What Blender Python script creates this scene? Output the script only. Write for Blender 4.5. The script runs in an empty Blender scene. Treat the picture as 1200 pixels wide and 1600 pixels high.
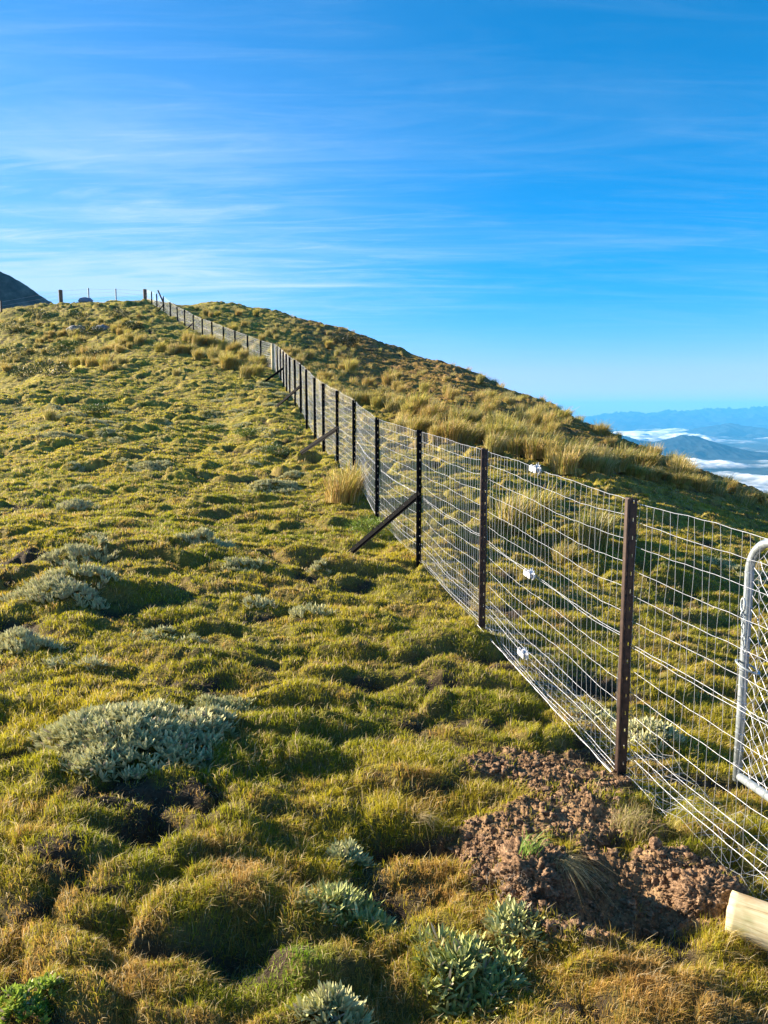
import bpy, math, random
import numpy as np
from mathutils import Vector, Matrix, noise as mn

random.seed(7)
rng = np.random.default_rng(11)
C = bpy.context.scene.collection
S = bpy.context.scene
RAD = math.radians

# ------------------------------------------------------------------ camera, sky, sun, exposure
F_PX = 1202.0
PITCH = RAD(7.11)
cam_d = bpy.data.cameras.new('camera')
cam_d.sensor_fit = 'VERTICAL'
cam_d.sensor_height = 36.0
cam_d.lens = F_PX / 1600.0 * 36.0
cam_d.clip_start = 0.05
cam_d.clip_end = 200000
cam = bpy.data.objects.new('camera', cam_d)
C.objects.link(cam)
cam.location = (0, 0, 0)
cam.rotation_euler = (math.pi / 2 - PITCH, 0, 0)
S.camera = cam

SUN_EL = RAD(18)
SUN_AZ = RAD(158)          # measured from +x, counter-clockwise (left, a little ahead)
sun_dir = Vector((math.cos(SUN_AZ) * math.cos(SUN_EL), math.sin(SUN_AZ) * math.cos(SUN_EL), math.sin(SUN_EL)))
sd = bpy.data.lights.new('sun', 'SUN')
sd.energy = 5.0
sd.angle = RAD(0.5)
sd.color = (1.0, 0.87, 0.68)
so = bpy.data.objects.new('sun', sd)
C.objects.link(so)
so.rotation_euler = sun_dir.to_track_quat('Z', 'Y').to_euler()

S.view_settings.view_transform = 'Standard'
S.view_settings.look = 'None'
S.view_settings.exposure = 2.1
S.view_settings.gamma = 1.0
S.view_settings.use_curve_mapping = False
S.cycles.max_bounces = 6
S.cycles.diffuse_bounces = 3
S.cycles.transmission_bounces = 3
S.cycles.transparent_max_bounces = 6
S.cycles.volume_bounces = 0

w = bpy.data.worlds.new('World')
S.world = w
w.use_nodes = True
nt = w.node_tree
nt.nodes.clear()
N = nt.nodes.new
L = nt.links.new


def mth(op, a, b=None, c=None, tree=None):
    n = (tree or nt).nodes.new('ShaderNodeMath')
    n.operation = op
    for i, v in enumerate((a, b, c)):
        if v is None:
            continue
        if isinstance(v, (int, float)):
            n.inputs[i].default_value = v
        else:
            (tree or nt).links.new(v, n.inputs[i])
    return n.outputs[0]


sky = N('ShaderNodeTexSky')
sky.sky_type = 'NISHITA'
sky.sun_disc = False
sky.sun_elevation = SUN_EL
sky.sun_rotation = math.pi / 2 - SUN_AZ
sky.altitude = 1400
sky.air_density = 1.0
sky.dust_density = 0.25
sky.ozone_density = 2.0
hs = N('ShaderNodeHueSaturation')
hs.inputs['Saturation'].default_value = 1.42
hs.inputs['Hue'].default_value = 0.485
hs.inputs['Value'].default_value = 1.0
L(sky.outputs[0], hs.inputs['Color'])
tc = N('ShaderNodeTexCoord')
sep = N('ShaderNodeSeparateXYZ')
L(tc.outputs['Generated'], sep.inputs[0])
zc = mth('ADD', mth('MAXIMUM', sep.outputs[2], 0.0), 0.10)
px_ = mth('DIVIDE', sep.outputs[0], zc)
py_ = mth('DIVIDE', sep.outputs[1], zc)
comb = N('ShaderNodeCombineXYZ')
L(px_, comb.inputs[0])
L(py_, comb.inputs[1])


def cirrus(rot, sx, sy, scale, detail, rough, dist, off=(0, 0, 0)):
    m = N('ShaderNodeMapping')
    m.inputs['Rotation'].default_value = (0, 0, rot)
    m.inputs['Scale'].default_value = (sx, sy, 1)
    m.inputs['Location'].default_value = off
    L(comb.outputs[0], m.inputs[0])
    t = N('ShaderNodeTexNoise')
    t.inputs['Scale'].default_value = scale
    t.inputs['Detail'].default_value = detail
    t.inputs['Roughness'].default_value = rough
    t.inputs['Distortion'].default_value = dist
    L(m.outputs[0], t.inputs['Vector'])
    return t.outputs['Fac']


def ramp01(v, lo, hi):
    n = N('ShaderNodeMapRange')
    n.interpolation_type = 'SMOOTHSTEP'
    n.inputs['From Min'].default_value = lo
    n.inputs['From Max'].default_value = hi
    L(v, n.inputs['Value'])
    return n.outputs[0]


big = ramp01(cirrus(RAD(8), 0.16, 0.34, 1.0, 4, 0.5, 0.4, (3.1, 1.2, 0)), 0.36, 0.66)
streak = ramp01(cirrus(RAD(32), 0.34, 1.15, 1.3, 10, 0.60, 1.1, (1.7, 4.2, 0)), 0.44, 0.80)
fine = ramp01(cirrus(RAD(18), 0.6, 3.4, 2.2, 12, 0.68, 1.3, (7.7, 0.6, 0)), 0.40, 0.85)
leftw = ramp01(mth('SUBTRACT', mth('MULTIPLY', sep.outputs[0], -1.0), 0.0), -0.22, 0.50)
bandw = ramp01(sep.outputs[2], 0.75, 0.16)
body = mth('MULTIPLY', mth('ADD', mth('MULTIPLY', streak, 0.62), mth('MULTIPLY', fine, 0.50)), mth('ADD', mth('MULTIPLY', big, 0.75), 0.2))
veil = mth('MULTIPLY', mth('MULTIPLY', leftw, bandw), mth('ADD', mth('MULTIPLY', big, 0.5), 0.35))
cl = mth('MINIMUM', mth('ADD', mth('MULTIPLY', mth('MULTIPLY', body, 2.0), mth('ADD', mth('MULTIPLY', leftw, 0.8), 0.19)), mth('MULTIPLY', veil, 0.62)), 0.9)
mix = N('ShaderNodeMixRGB')
hzn = mth('MULTIPLY', ramp01(sep.outputs[2], 0.16, -0.02), 0.32)
L(mth('MINIMUM', mth('ADD', cl, hzn), 0.92), mix.inputs[0])
sr = N('ShaderNodeSeparateColor'); cr_ = N('ShaderNodeCombineColor')
L(hs.outputs[0], sr.inputs[0])
rr0 = mth('MULTIPLY', mth('POWER', sr.outputs[0], 2.7), .115)
L(mth('DIVIDE', rr0, mth('ADD', mth('MULTIPLY', rr0, .10), 1.0)), cr_.inputs[0])
L(mth('MULTIPLY', mth('POWER', sr.outputs[1], .76), .80), cr_.inputs[1])
L(mth('MULTIPLY', sr.outputs[2], 1.0), cr_.inputs[2])
L(cr_.outputs[0], mix.inputs[1])
mix.inputs[2].default_value = (2.9, 3.8, 4.6, 1)
bg = N('ShaderNodeBackground')
bg.inputs['Strength'].default_value = 0.055
L(mix.outputs[0], bg.inputs['Color'])
wo = N('ShaderNodeOutputWorld')
L(bg.outputs[0], wo.inputs['Surface'])


# ------------------------------------------------------------------ numeric noise
def _hash(ix, iy, seed):
    h = (ix.astype(np.int64) * 374761393 + iy.astype(np.int64) * 668265263 + seed * 974634777) & 0xFFFFFFFF
    h = ((h ^ (h >> 13)) * 1274126177) & 0xFFFFFFFF
    h = ((h ^ (h >> 16)) * 2246822519) & 0xFFFFFFFF
    return ((h ^ (h >> 15)) & 0xFFFFFF) / float(0xFFFFFF)


def perlin(x, y, seed=0):
    x0 = np.floor(x); y0 = np.floor(y)
    fx = x - x0; fy = y - y0
    u = fx * fx * fx * (fx * (fx * 6 - 15) + 10)
    v = fy * fy * fy * (fy * (fy * 6 - 15) + 10)
    r = 0
    out = []
    for dx in (0, 1):
        for dy in (0, 1):
            a = _hash(x0 + dx, y0 + dy, seed) * 2 * np.pi
            out.append(np.cos(a) * (fx - dx) + np.sin(a) * (fy - dy))
    n00, n01, n10, n11 = out
    return ((n00 * (1 - v) + n01 * v) * (1 - u) + (n10 * (1 - v) + n11 * v) * u) * 1.5


def fbm(x, y, seed=0, octv=4, rough=0.5):
    r = 0; a = 1; s = 0
    for i in range(octv):
        r = r + a * perlin(x * 2 ** i + 17.3 * i, y * 2 ** i - 9.1 * i, seed + i)
        s += a; a *= rough
    return r / s


def worley(x, y, seed=0):
    x0 = np.floor(x); y0 = np.floor(y)
    best = np.full(x.shape, 9.0); idb = np.zeros(x.shape); sec = np.full(x.shape, 9.0)
    for dx in (-1, 0, 1):
        for dy in (-1, 0, 1):
            cx = x0 + dx; cy = y0 + dy
            jx = cx + 0.1 + 0.8 * _hash(cx, cy, seed); jy = cy + 0.1 + 0.8 * _hash(cx, cy, seed + 1)
            d = np.hypot(x - jx, y - jy)
            c = d < best
            sec = np.where(c, best, np.minimum(sec, d))
            idb = np.where(c, _hash(cx, cy, seed + 2), idb)
            best = np.where(c, d, best)
    return best, sec, idb


def sstep(a, b, x):
    t = np.clip((x - a) / (b - a), 0, 1)
    return t * t * (3 - 2 * t)


# ------------------------------------------------------------------ pixel rays (only used to measure where things stand)
def ray(px, py):
    a = (px - 600) / F_PX; b = (800 - py) / F_PX
    yc = math.cos(PITCH) + b * math.sin(PITCH)
    return a / yc, (b * math.cos(PITCH) - math.sin(PITCH)) / yc      # x/y, z/y


def at(px, py, y):
    a, c = ray(px, py)
    return Vector((a * y, y, c * y))


# ------------------------------------------------------------------ terrain base: radial profiles (depth, image row or height)
def P(py):
    return ('p', py)


PROF = {
    -500: [(.4, -1.85), (4, -1.9), (10, -2.2), (20, -2.4), (30, -2.2), (45, -2.5), (60, -2.5), (80, -6), (120, -30), (220, -110)],
    -150: [(.4, -1.75), (4, -1.66), (8, -1.55), (14, -1.25), (22, -.4), (29, .3), (36, -.4), (44, .3), (54, 3.2), (64, 6.2), (70, 6.9), (80, 3), (120, -25), (220, -110)],
    0: [(.4, -1.72), (3, -1.66), (7, -1.5), (11, -1.3), (16, -.95), (24, -.1), (31, P(613)), (37, .75), (44, 1.7), (51, P(556)), (59, P(508)), (66, P(489)), (74, 7.2), (90, 0), (130, -25), (220, -110)],
    100: [(.4, -1.72), (3, -1.66), (7, -1.5), (11, -1.28), (16, -.85), (25, .25), (34, P(588)), (38, P(577)), (42, 2.25), (50, P(545)), (58, P(503)), (66, P(479)), (74, 8.6), (90, 2), (130, -22), (220, -110)],
    227: [(.4, -1.72), (3, -1.68), (7, -1.5), (11, -1.25), (17, -.75), (24, .0), (30, P(614)), (40, P(560)), (50, P(520)), (60, P(486)), (67, P(473)), (75, 9.4), (90, 4), (130, -20), (220, -110)],
    330: [(.4, -1.72), (3, -1.72), (7, -1.52), (11, -1.3), (17, -.82), (24, -.05), (32, P(596)), (42, P(556)), (52, P(522)), (61, P(497)), (72, P(480)), (84, P(478)), (100, 9.0), (140, -10), (220, -110)],
    427: [(.4, -1.72), (3, -1.73), (7, -1.55), (11, -1.33), (17, -.80), (24, .2), (32, P(602)), (40, P(577)), (50, P(541)), (62, P(511)), (74, P(495)), (84, P(489)), (100, 8), (140, -12), (220, -110)],
    528: [(.4, -1.72), (3, -1.74), (7, -1.57), (11, -1.32), (14.3, P(727)), (20, -.5), (28, .55), (38, P(598)), (50, P(562)), (62, P(535)), (76, P(514)), (90, 7.6), (130, -15), (220, -110)],
    600: [(.4, -1.72), (3, -1.75), (7, -1.58), (10, -1.42), (14, -1.2), (20, -.65), (28, .35), (38, P(612)), (50, P(578)), (60, P(554)), (70, P(538)), (82, 5.6), (120, -16), (220, -110)],
    700: [(.4, -1.72), (3, -1.76), (6, -1.64), (9, -1.5), (14, -1.25), (20, -.65), (28, .1), (38, P(616)), (50, P(586)), (60, P(572)), (72, 2.6), (110, -18), (220, -110)],
    850: [(.4, -1.74), (3.6, -1.76), (6, -1.7), (9, -1.66), (13, -1.5), (18, -1.15), (25, P(688)), (34, P(655)), (42, P(638)), (48, P(632)), (58, -.6), (90, -20), (220, -110)],
    1000: [(.4, -1.76), (3.6, -1.76), (6, -1.8), (10, -1.84), (15, -1.72), (20, P(752)), (27, P(718)), (35, P(700)), (44, -2.6), (70, -16), (220, -110)],
    1200: [(.4, -1.78), (3, -1.79), (5, -1.9), (8, -2.02), (12, -2.18), (17, P(818)), (22, P(788)), (27, P(776)), (35, -4.3), (60, -18), (220, -110)],
    1450: [(.4, -1.8), (3, -1.85), (6, -2.1), (10, -2.5), (15, -3), (20, -3.8), (30, -7), (60, -24), (220, -110)],
    1900: [(.4, -1.8), (3, -1.95), (6, -2.4), (10, -3), (15, -4), (20, -5.2), (30, -9), (60, -26), (220, -110)],
}


def pchip(xk, yk, xq):
    xk = np.asarray(xk, float); yk = np.asarray(yk, float)
    h = np.diff(xk); d = np.diff(yk, axis=0)
    hh = h.reshape((-1,) + (1,) * (yk.ndim - 1))
    d = d / hh
    m = np.zeros_like(yk)
    m[1:-1] = np.where(d[1:] * d[:-1] > 0, 2 * d[1:] * d[:-1] / (d[1:] + d[:-1] + 1e-12 * np.sign(d[1:] + d[:-1] + 1e-30)), 0)
    m[0] = d[0]; m[-1] = d[-1]
    i = np.clip(np.searchsorted(xk, xq) - 1, 0, len(h) - 1)
    t = ((xq - xk[i]) / h[i]).reshape((-1,) + (1,) * (yk.ndim - 1))
    hi = hh[i]
    return (2 * t ** 3 - 3 * t ** 2 + 1) * yk[i] + (t ** 3 - 2 * t ** 2 + t) * hi * m[i] + (-2 * t ** 3 + 3 * t ** 2) * yk[i + 1] + (t ** 3 - t ** 2) * hi * m[i + 1]


LY = np.linspace(math.log(.4), math.log(220), 500)
cols = sorted(PROF)
rows = []
for px in cols:
    kn = PROF[px]
    xs = [math.log(k[0]) for k in kn]
    zs = [(ray(px, k[1][1])[1] * k[0] if isinstance(k[1], tuple) else k[1]) for k in kn]
    rows.append(pchip(xs, zs, LY))
rows = np.array(rows)
TH = np.array([math.atan((p - 600) / F_PX) for p in cols])
THQ = np.linspace(TH[0], TH[-1], 400)
TAB = pchip(TH, rows, THQ)


def base_h(x, y):
    r = np.hypot(x, y)
    th = np.arctan2(x, y)
    tc_ = np.clip(th, TH[0], TH[-1])
    ye = np.clip(r * np.cos(tc_), .4, 219.9)
    fi = (tc_ - THQ[0]) / (THQ[-1] - THQ[0]) * 399
    fj = (np.log(ye) - LY[0]) / (LY[-1] - LY[0]) * 499
    i = np.clip(fi.astype(int), 0, 398); j = np.clip(fj.astype(int), 0, 498)
    a = fi - i; b = fj - j
    z = (TAB[i, j] * (1 - a) + TAB[i + 1, j] * a) * (1 - b) + (TAB[i, j + 1] * (1 - a) + TAB[i + 1, j + 1] * a) * b
    back = -1.76 - 0.04 * r - 0.0018 * r * r
    wgt = sstep(RAD(50), RAD(110), np.abs(th))
    return z * (1 - wgt) + back * wgt


def hit(px, py, fn, ymax=110.0):
    a, c = ray(px, py)
    ys = np.exp(np.linspace(math.log(1.5), math.log(ymax), 1400))
    z = fn(a * ys, ys)
    k = np.argmax(z >= c * ys)
    if z[k] < c * ys[k]:
        return None
    return Vector((a * ys[k], ys[k], z[k]))


# hand-placed hollows and humps: (pixel, radius along x, radius along y, height)
FEAT = []


def feat(px, py, rx, ry, amp, kind='g'):
    p = hit(px, py, base_h)
    if p is not None:
        FEAT.append((p.x, p.y, rx, ry, amp))


for f in [
    (235, 1275, .20, .12, -.15), (405, 1490, .13, .10, -.08), (330, 1470, .14, .08, -.07), (640, 1300, .26, .10, -.16), (25, 1165, .16, .12, -.14),
    (250, 1420, .55, .22, .02), (110, 1330, .35, .16, .045), (60, 1230, .30, .12, .04), (480, 1260, .40, .14, .05), (330, 1225, .25, .10, .05),
    (200, 1150, .48, .30, .06), (500, 1170, .25, .10, .05), (620, 1210, .30, .10, .06),
    (35, 870, .35, .45, -.16), (10, 965, .3, .3, -.16), (190, 940, .22, .18, -.13), (95, 915, .38, .28, .09), (120, 868, .33, .25, .04),
    (325, 850, .26, .2, .06), (255, 960, .2, .14, -.10), (560, 1055, .28, .12, -.09), (480, 1100, .22, .1, -.09), (700, 1000, .3, .16, .06),
    (545, 910, .25, .15, -.09), (570, 1010, .4, .15, .06), (690, 1110, .16, .08, -.06), (830, 1110, .10, .10, -.10),
    (700, 1260, .14, .08, -.06), (860, 1320, .15, .12, .04), (965, 1390, .28, .18, -.19), (760, 1370, .13, .1, -.07), (1020, 1330, .18, .12, .02),
    (880, 1240, .22, .16, .015), (1100, 1370, .13, .08, .02), (590, 1400, .12, .10, -.10), (700, 1480, .34, .14, .05),
    (540, 1410, .2, .12, .05), (470, 1500, .18, .10, .07), (1000, 1560, .5, .15, .04), (400, 1400, .14, .1, .07),
    (930, 1060, .2, .3, -.10), (1000, 1190, .2, .1, -.07), (1050, 1060, .3, .2, .05),
]:
    feat(*f)

SOILC = []
for (px, py, rx, ry) in [(850, 1200, .28, .30), (800, 1290, .30, .20), (900, 1270, .33, .25), (960, 1360, .42, .22), (1040, 1350, .30, .16),
                         (760, 1330, .14, .14), (930, 1215, .2, .18), (1090, 1400, .2, .1), (860, 1400, .2, .12), (760, 1190, .18, .14), (900, 1440, .2, .08), (1110, 1360, .15, .1)]:
    p = hit(px, py, base_h)
    SOILC.append((p.x, p.y, rx, ry))


def soil_mask(x, y):
    s = np.zeros(x.shape)
    for (cx, cy, rx, ry) in SOILC:
        s = np.maximum(s, np.exp(-(((x - cx) / rx) ** 2 + ((y - cy) / ry) ** 2) * 0.9))
    n = fbm(x * 5.5, y * 5.5, 91, 5, .68)
    return sstep(.30, .74, s + n * .66)


def mounds(x, y):
    wx = x + .16 * perlin(x * 1.6, y * 1.6, 5) + .05 * perlin(x * 6, y * 6, 6)
    wy = y + .16 * perlin(x * 1.6, y * 1.6, 7) + .05 * perlin(x * 6, y * 6, 8)
    f, s, idn = worley(wx / 1.05, wy / .40, 21)
    e1 = s - f
    soft = .34 + .35 * sstep(-.1, .4, fbm(x * .8, y * .8, 431, 2))
    m1 = sstep(.0, 1, e1 / soft) * (.40 + .40 * np.clip(1 - f / .6, 0, 1)) * (.35 + .95 * idn)
    f2, s2, id2 = worley(wx / .34 + 3.3, wy / .22, 41)
    m2 = sstep(.0, .40, s2 - f2) * (.3 + .8 * id2)
    amp = np.clip(.75 + .9 * fbm(x * .35, y * .35, 61, 2), .35, 1.3)
    rr_ = np.hypot(x, y)
    far = .50 + .85 * sstep(3.2, 9, rr_)
    z = .185 * m1 * amp * far + (.038 + .022 * sstep(6, 3, rr_)) * m2 * (.4 + amp * .6)
    beyond = sstep(.5, 3, x - (1.9 - y * .19)) * sstep(9, 14, y)
    rg_ = np.maximum(sstep(40, 50, y), .55 * beyond)
    f3, s3, id3 = worley(wx / 1.9 + 8, wy / 1.3, 51)
    z = z + .21 * rg_ * (1 - np.clip(f3 / .62, 0, 1) ** 2.5) * (.1 + .9 * id3)
    z = z + .018 * fbm(x * 9, y * 9, 71, 3) + .07 * fbm(x * .28, y * .28, 77, 2)
    return z


def H(x, y, full=True):
    x = np.asarray(x, float); y = np.asarray(y, float)
    sh = x.shape
    x = x.ravel(); y = y.ravel()
    z = base_h(x, y)
    m = mounds(x, y)
    sm = soil_mask(x, y) if np.any((y < 6) & (y > 1)) else 0
    near = sstep(.6, 1.3, np.hypot(x, y)) * .6 + .4
    z = z + (m - .09) * near * (1 - .75 * sm)
    nb_ = (x > -3) & (x < 3) & (y > 1) & (y < 14)
    wx = x.copy(); wy = y.copy()
    if np.any(nb_):
        wx[nb_] += .09 * fbm(x[nb_] * 4, y[nb_] * 4, 201, 3); wy[nb_] += .09 * fbm(x[nb_] * 4 + 9, y[nb_] * 4, 205, 3)
    for (cx, cy, rx, ry, a) in FEAT:
        q = ((wx - cx) / rx) ** 2 + ((wy - cy) / ry) ** 2
        k = q < 9
        if np.any(k):
            z[k] += a * (.7 if a < 0 else 1) * np.exp(-q[k])
    if np.any(sm):
        z = z + sm * (.034 * fbm(x * 7, y * 7, 101, 5, .72) + .016 * fbm(x * 24, y * 24, 111, 4, .75))
    return z.reshape(sh)


def Hs(x, y):
    return float(H(np.array([x]), np.array([y]))[0])


def ghit(px, py):
    return hit(px, py, H)


# ------------------------------------------------------------------ object helpers
def build(name, V, quads=None, tris=None, mat=None, col=None, smooth=True, link=True, extra=None):
    V = np.asarray(V, np.float32)
    nq = 0 if quads is None else len(quads)
    ntr = 0 if tris is None else len(tris)
    loops = []
    if nq: loops.append(np.asarray(quads, np.int32).ravel())
    if ntr: loops.append(np.asarray(tris, np.int32).ravel())
    loops = np.concatenate(loops)
    starts = np.concatenate([np.arange(nq) * 4, nq * 4 + np.arange(ntr) * 3]).astype(np.int32)
    me = bpy.data.meshes.new(name)
    me.vertices.add(len(V)); me.vertices.foreach_set('co', V.ravel())
    me.loops.add(len(loops)); me.loops.foreach_set('vertex_index', loops)
    me.polygons.add(nq + ntr); me.polygons.foreach_set('loop_start', starts)
    if smooth:
        me.polygons.foreach_set('use_smooth', np.ones(nq + ntr, bool))
    if col is not None:
        at_ = me.attributes.new('col', 'FLOAT_COLOR', 'POINT')
        c4 = np.ones((len(V), 4), np.float32); c4[:, :3] = col
        at_.data.foreach_set('color', c4.ravel())
    for k, v in (extra or {}).items():
        a_ = me.attributes.new(k, 'FLOAT', 'POINT')
        a_.data.foreach_set('value', np.asarray(v, np.float32).ravel())
    me.update(calc_edges=True)
    if mat: me.materials.append(mat)
    if not link:
        return me
    o = bpy.data.objects.new(name, me)
    C.objects.link(o)
    return o


class MB:
    def __init__(self):
        self.v = []; self.f = []

    def tube(self, pts, r, n=6, cap=True, r2=None):
        pts = [Vector(p) for p in pts]
        b = len(self.v)
        m = len(pts)
        ref = None
        for i, p in enumerate(pts):
            d = (pts[min(i + 1, m - 1)] - pts[max(i - 1, 0)]).normalized()
            if ref is None:
                ref = Vector((0, 0, 1)) if abs(d.z) < .9 else Vector((1, 0, 0))
            s = d.cross(ref)
            if s.length < 1e-5: s = d.orthogonal()
            s.normalize(); ref = s.cross(d).normalized()
            rr = r if r2 is None else r + (r2 - r) * i / (m - 1)
            for k in range(n):
                a = 2 * math.pi * k / n
                self.v.append(p + s * math.cos(a) * rr + ref * math.sin(a) * rr)
        for i in range(m - 1):
            for k in range(n):
                k2 = (k + 1) % n
                self.f.append((b + i * n + k, b + i * n + k2, b + (i + 1) * n + k2, b + (i + 1) * n + k))
        if cap and n > 2:
            self.f.append(tuple(b + k for k in range(n))[::-1])
            self.f.append(tuple(b + (m - 1) * n + k for k in range(n)))

    def box(self, o, ax, ay, az):
        """box from corner o spanned by vectors ax, ay, az"""
        b = len(self.v)
        for k in (0, 1):
            for j in (0, 1):
                for i in (0, 1):
                    self.v.append(o + ax * i + ay * j + az * k)
        for q in ((0, 2, 3, 1), (4, 5, 7, 6), (0, 1, 5, 4), (2, 6, 7, 3), (0, 4, 6, 2), (1, 3, 7, 5)):
            self.f.append(tuple(b + i for i in q))

    def out(self, name, mat, parent=None, smooth=False):
        me = bpy.data.meshes.new(name)
        me.from_pydata([tuple(v) for v in self.v], [], self.f)
        if smooth:
            me.polygons.foreach_set('use_smooth', [True] * len(me.polygons))
        me.materials.append(mat)
        me.update()
        o = bpy.data.objects.new(name, me)
        C.objects.link(o)
        if parent:
            o.parent = parent
            o.matrix_parent_inverse = Matrix.Translation(-parent.location)
        return o


def tag(o, label=None, cat=None, group=None, kind=None):
    if label: o['label'] = label
    if cat: o['category'] = cat
    if group: o['group'] = group
    if kind: o['kind'] = kind
    return o


def empty(name, loc):
    o = bpy.data.objects.new(name, None)
    o.empty_display_size = .1
    C.objects.link(o)
    o.location = loc
    return o


# ------------------------------------------------------------------ materials
def mat_new(name):
    m = bpy.data.materials.new(name)
    m.use_nodes = True
    t = m.node_tree
    return m, t, t.nodes['Principled BSDF'], t.nodes['Material Output']


def noise_node(t, scale, detail=4, rough=.55, coord='Object'):
    c = t.nodes.new('ShaderNodeTexCoord')
    n = t.nodes.new('ShaderNodeTexNoise')
    n.inputs['Scale'].default_value = scale
    n.inputs['Detail'].default_value = detail
    n.inputs['Roughness'].default_value = rough
    t.links.new(c.outputs[coord], n.inputs['Vector'])
    return n


def ramp(t, fac, stops):
    r = t.nodes.new('ShaderNodeValToRGB')
    e = r.color_ramp.elements
    while len(e) < len(stops): e.new(.5)
    for k, (p, c) in enumerate(stops):
        e[k].position = p; e[k].color = (*c, 1)
    t.links.new(fac, r.inputs['Fac'])
    return r.outputs['Color']


def bump(t, h, bsdf, strength=.5, dist=.01):
    b = t.nodes.new('ShaderNodeBump')
    b.inputs['Strength'].default_value = strength
    b.inputs['Distance'].default_value = dist
    t.links.new(h, b.inputs['Height'])
    t.links.new(b.outputs[0], bsdf.inputs['Normal'])


def noisy(name, stops, scale=20, rough=.8, metal=0, bs=.4, bd=.004, detail=5, spec=None):
    m, t, b, o = mat_new(name)
    n = noise_node(t, scale, detail, .6)
    t.links.new(ramp(t, n.outputs['Fac'], stops), b.inputs['Base Color'])
    b.inputs['Roughness'].default_value = rough
    b.inputs['Metallic'].default_value = metal
    if spec is not None: b.inputs['Specular IOR Level'].default_value = spec
    bump(t, n.outputs['Fac'], b, bs, bd)
    return m


def foliage(name, trans=.35, rough=.6, spec=.25, sheen=0):
    m, t, b, o = mat_new(name)
    a = t.nodes.new('ShaderNodeAttribute'); a.attribute_name = 'col'
    t.links.new(a.outputs['Color'], b.inputs['Base Color'])
    b.inputs['Roughness'].default_value = rough
    b.inputs['Specular IOR Level'].default_value = spec
    tr = t.nodes.new('ShaderNodeBsdfTranslucent')
    t.links.new(a.outputs['Color'], tr.inputs['Color'])
    mx = t.nodes.new('ShaderNodeMixShader')
    mx.inputs[0].default_value = trans
    t.links.new(b.outputs[0], mx.inputs[1]); t.links.new(tr.outputs[0], mx.inputs[2])
    t.links.new(mx.outputs[0], o.inputs['Surface'])
    return m


M_grass = foliage('grass_blades', .45, .55, .3)
M_tus = foliage('tussock_blades', .4, .5, .3)
M_silver = foliage('felted_leaves', .12, .8, .15)
M_leaf = foliage('green_leaves', .3, .45, .35)

# ground: turf thatch, dug soil, bare peat with hollow shade painted in, blended by colour maps
M_ground, t, b, o = mat_new('hill_ground')
ac = t.nodes.new('ShaderNodeAttribute'); ac.attribute_name = 'col'
n1 = noise_node(t, 60, 6, .7)
n2 = noise_node(t, 9, 5, .6)
mul = t.nodes.new('ShaderNodeMixRGB'); mul.blend_type = 'MULTIPLY'; mul.inputs[0].default_value = 1
t.links.new(ac.outputs['Color'], mul.inputs[1])
t.links.new(ramp(t, n1.outputs['Fac'], [(.3, (.55, .55, .55)), (.5, (1, 1, 1)), (.72, (1.5, 1.45, 1.3))]), mul.inputs[2])
mul2 = t.nodes.new('ShaderNodeMixRGB'); mul2.blend_type = 'MULTIPLY'; mul2.inputs[0].default_value = 1
t.links.new(mul.outputs[0], mul2.inputs[1])
t.links.new(ramp(t, n2.outputs['Fac'], [(.35, (.8, .78, .75)), (.65, (1.15, 1.15, 1.1))]), mul2.inputs[2])
t.links.new(mul2.outputs[0], b.inputs['Base Color'])
b.inputs['Roughness'].default_value = .95
b.inputs['Specular IOR Level'].default_value = .1
bump(t, n1.outputs['Fac'], b, .8, .02)

M_soil = noisy('dug_soil', [(.3, (.085, .048, .03)), (.5, (.22, .135, .078)), (.70, (.36, .24, .15))], 45, .95, 0, 1.0, .02, 10, .1)
M_steel = noisy('rusty_steel', [(.3, (.030, .018, .014)), (.6, (.065, .038, .028)), (.8, (.11, .06, .04))], 40, .5, .35, .2, .002)
M_galv = noisy('galvanised_pipe', [(.3, (.22, .26, .28)), (.55, (.34, .38, .40)), (.75, (.48, .53, .55))], 55, .45, .6, .3, .001, 8)
M_wire = noisy('galvanised_wire', [(.3, (.40, .41, .44)), (.7, (.64, .65, .68))], 30, .45, .55, .05, .001)
M_cast = noisy('strainer_alloy', [(.3, (.65, .68, .72)), (.7, (.88, .9, .92))], 60, .3, .5, .2, .001)
M_hill = noisy('far_hazed_hill', [(.3, (.05, .06, .055)), (.55, (.12, .125, .10)), (.75, (.24, .22, .17))], .14, .95, 0, 1, 2.0, 8, .1)  # hill tones lightened to stand in for haze
M_mtn = noisy('forested_mountain', [(.3, (.012, .022, .028)), (.6, (.025, .036, .042)), (.8, (.05, .06, .06))], .002, .95, 0, .6, 40, 6, .1)
M_valley = noisy('valley_forest', [(.3, (.03, .045, .045)), (.7, (.06, .08, .075))], .001, .95, 0, .2, 10, 5, .1)
M_rock = noisy('grey_rock', [(.3, (.12, .12, .13)), (.6, (.25, .25, .26)), (.8, (.36, .36, .35))], 9, .9, 0, .8, .02, 8)
M_tin = noisy('blue_grey_tarp', [(.3, (.12, .17, .24)), (.7, (.22, .28, .36))], 12, .7, 0, .3, .01)

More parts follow.
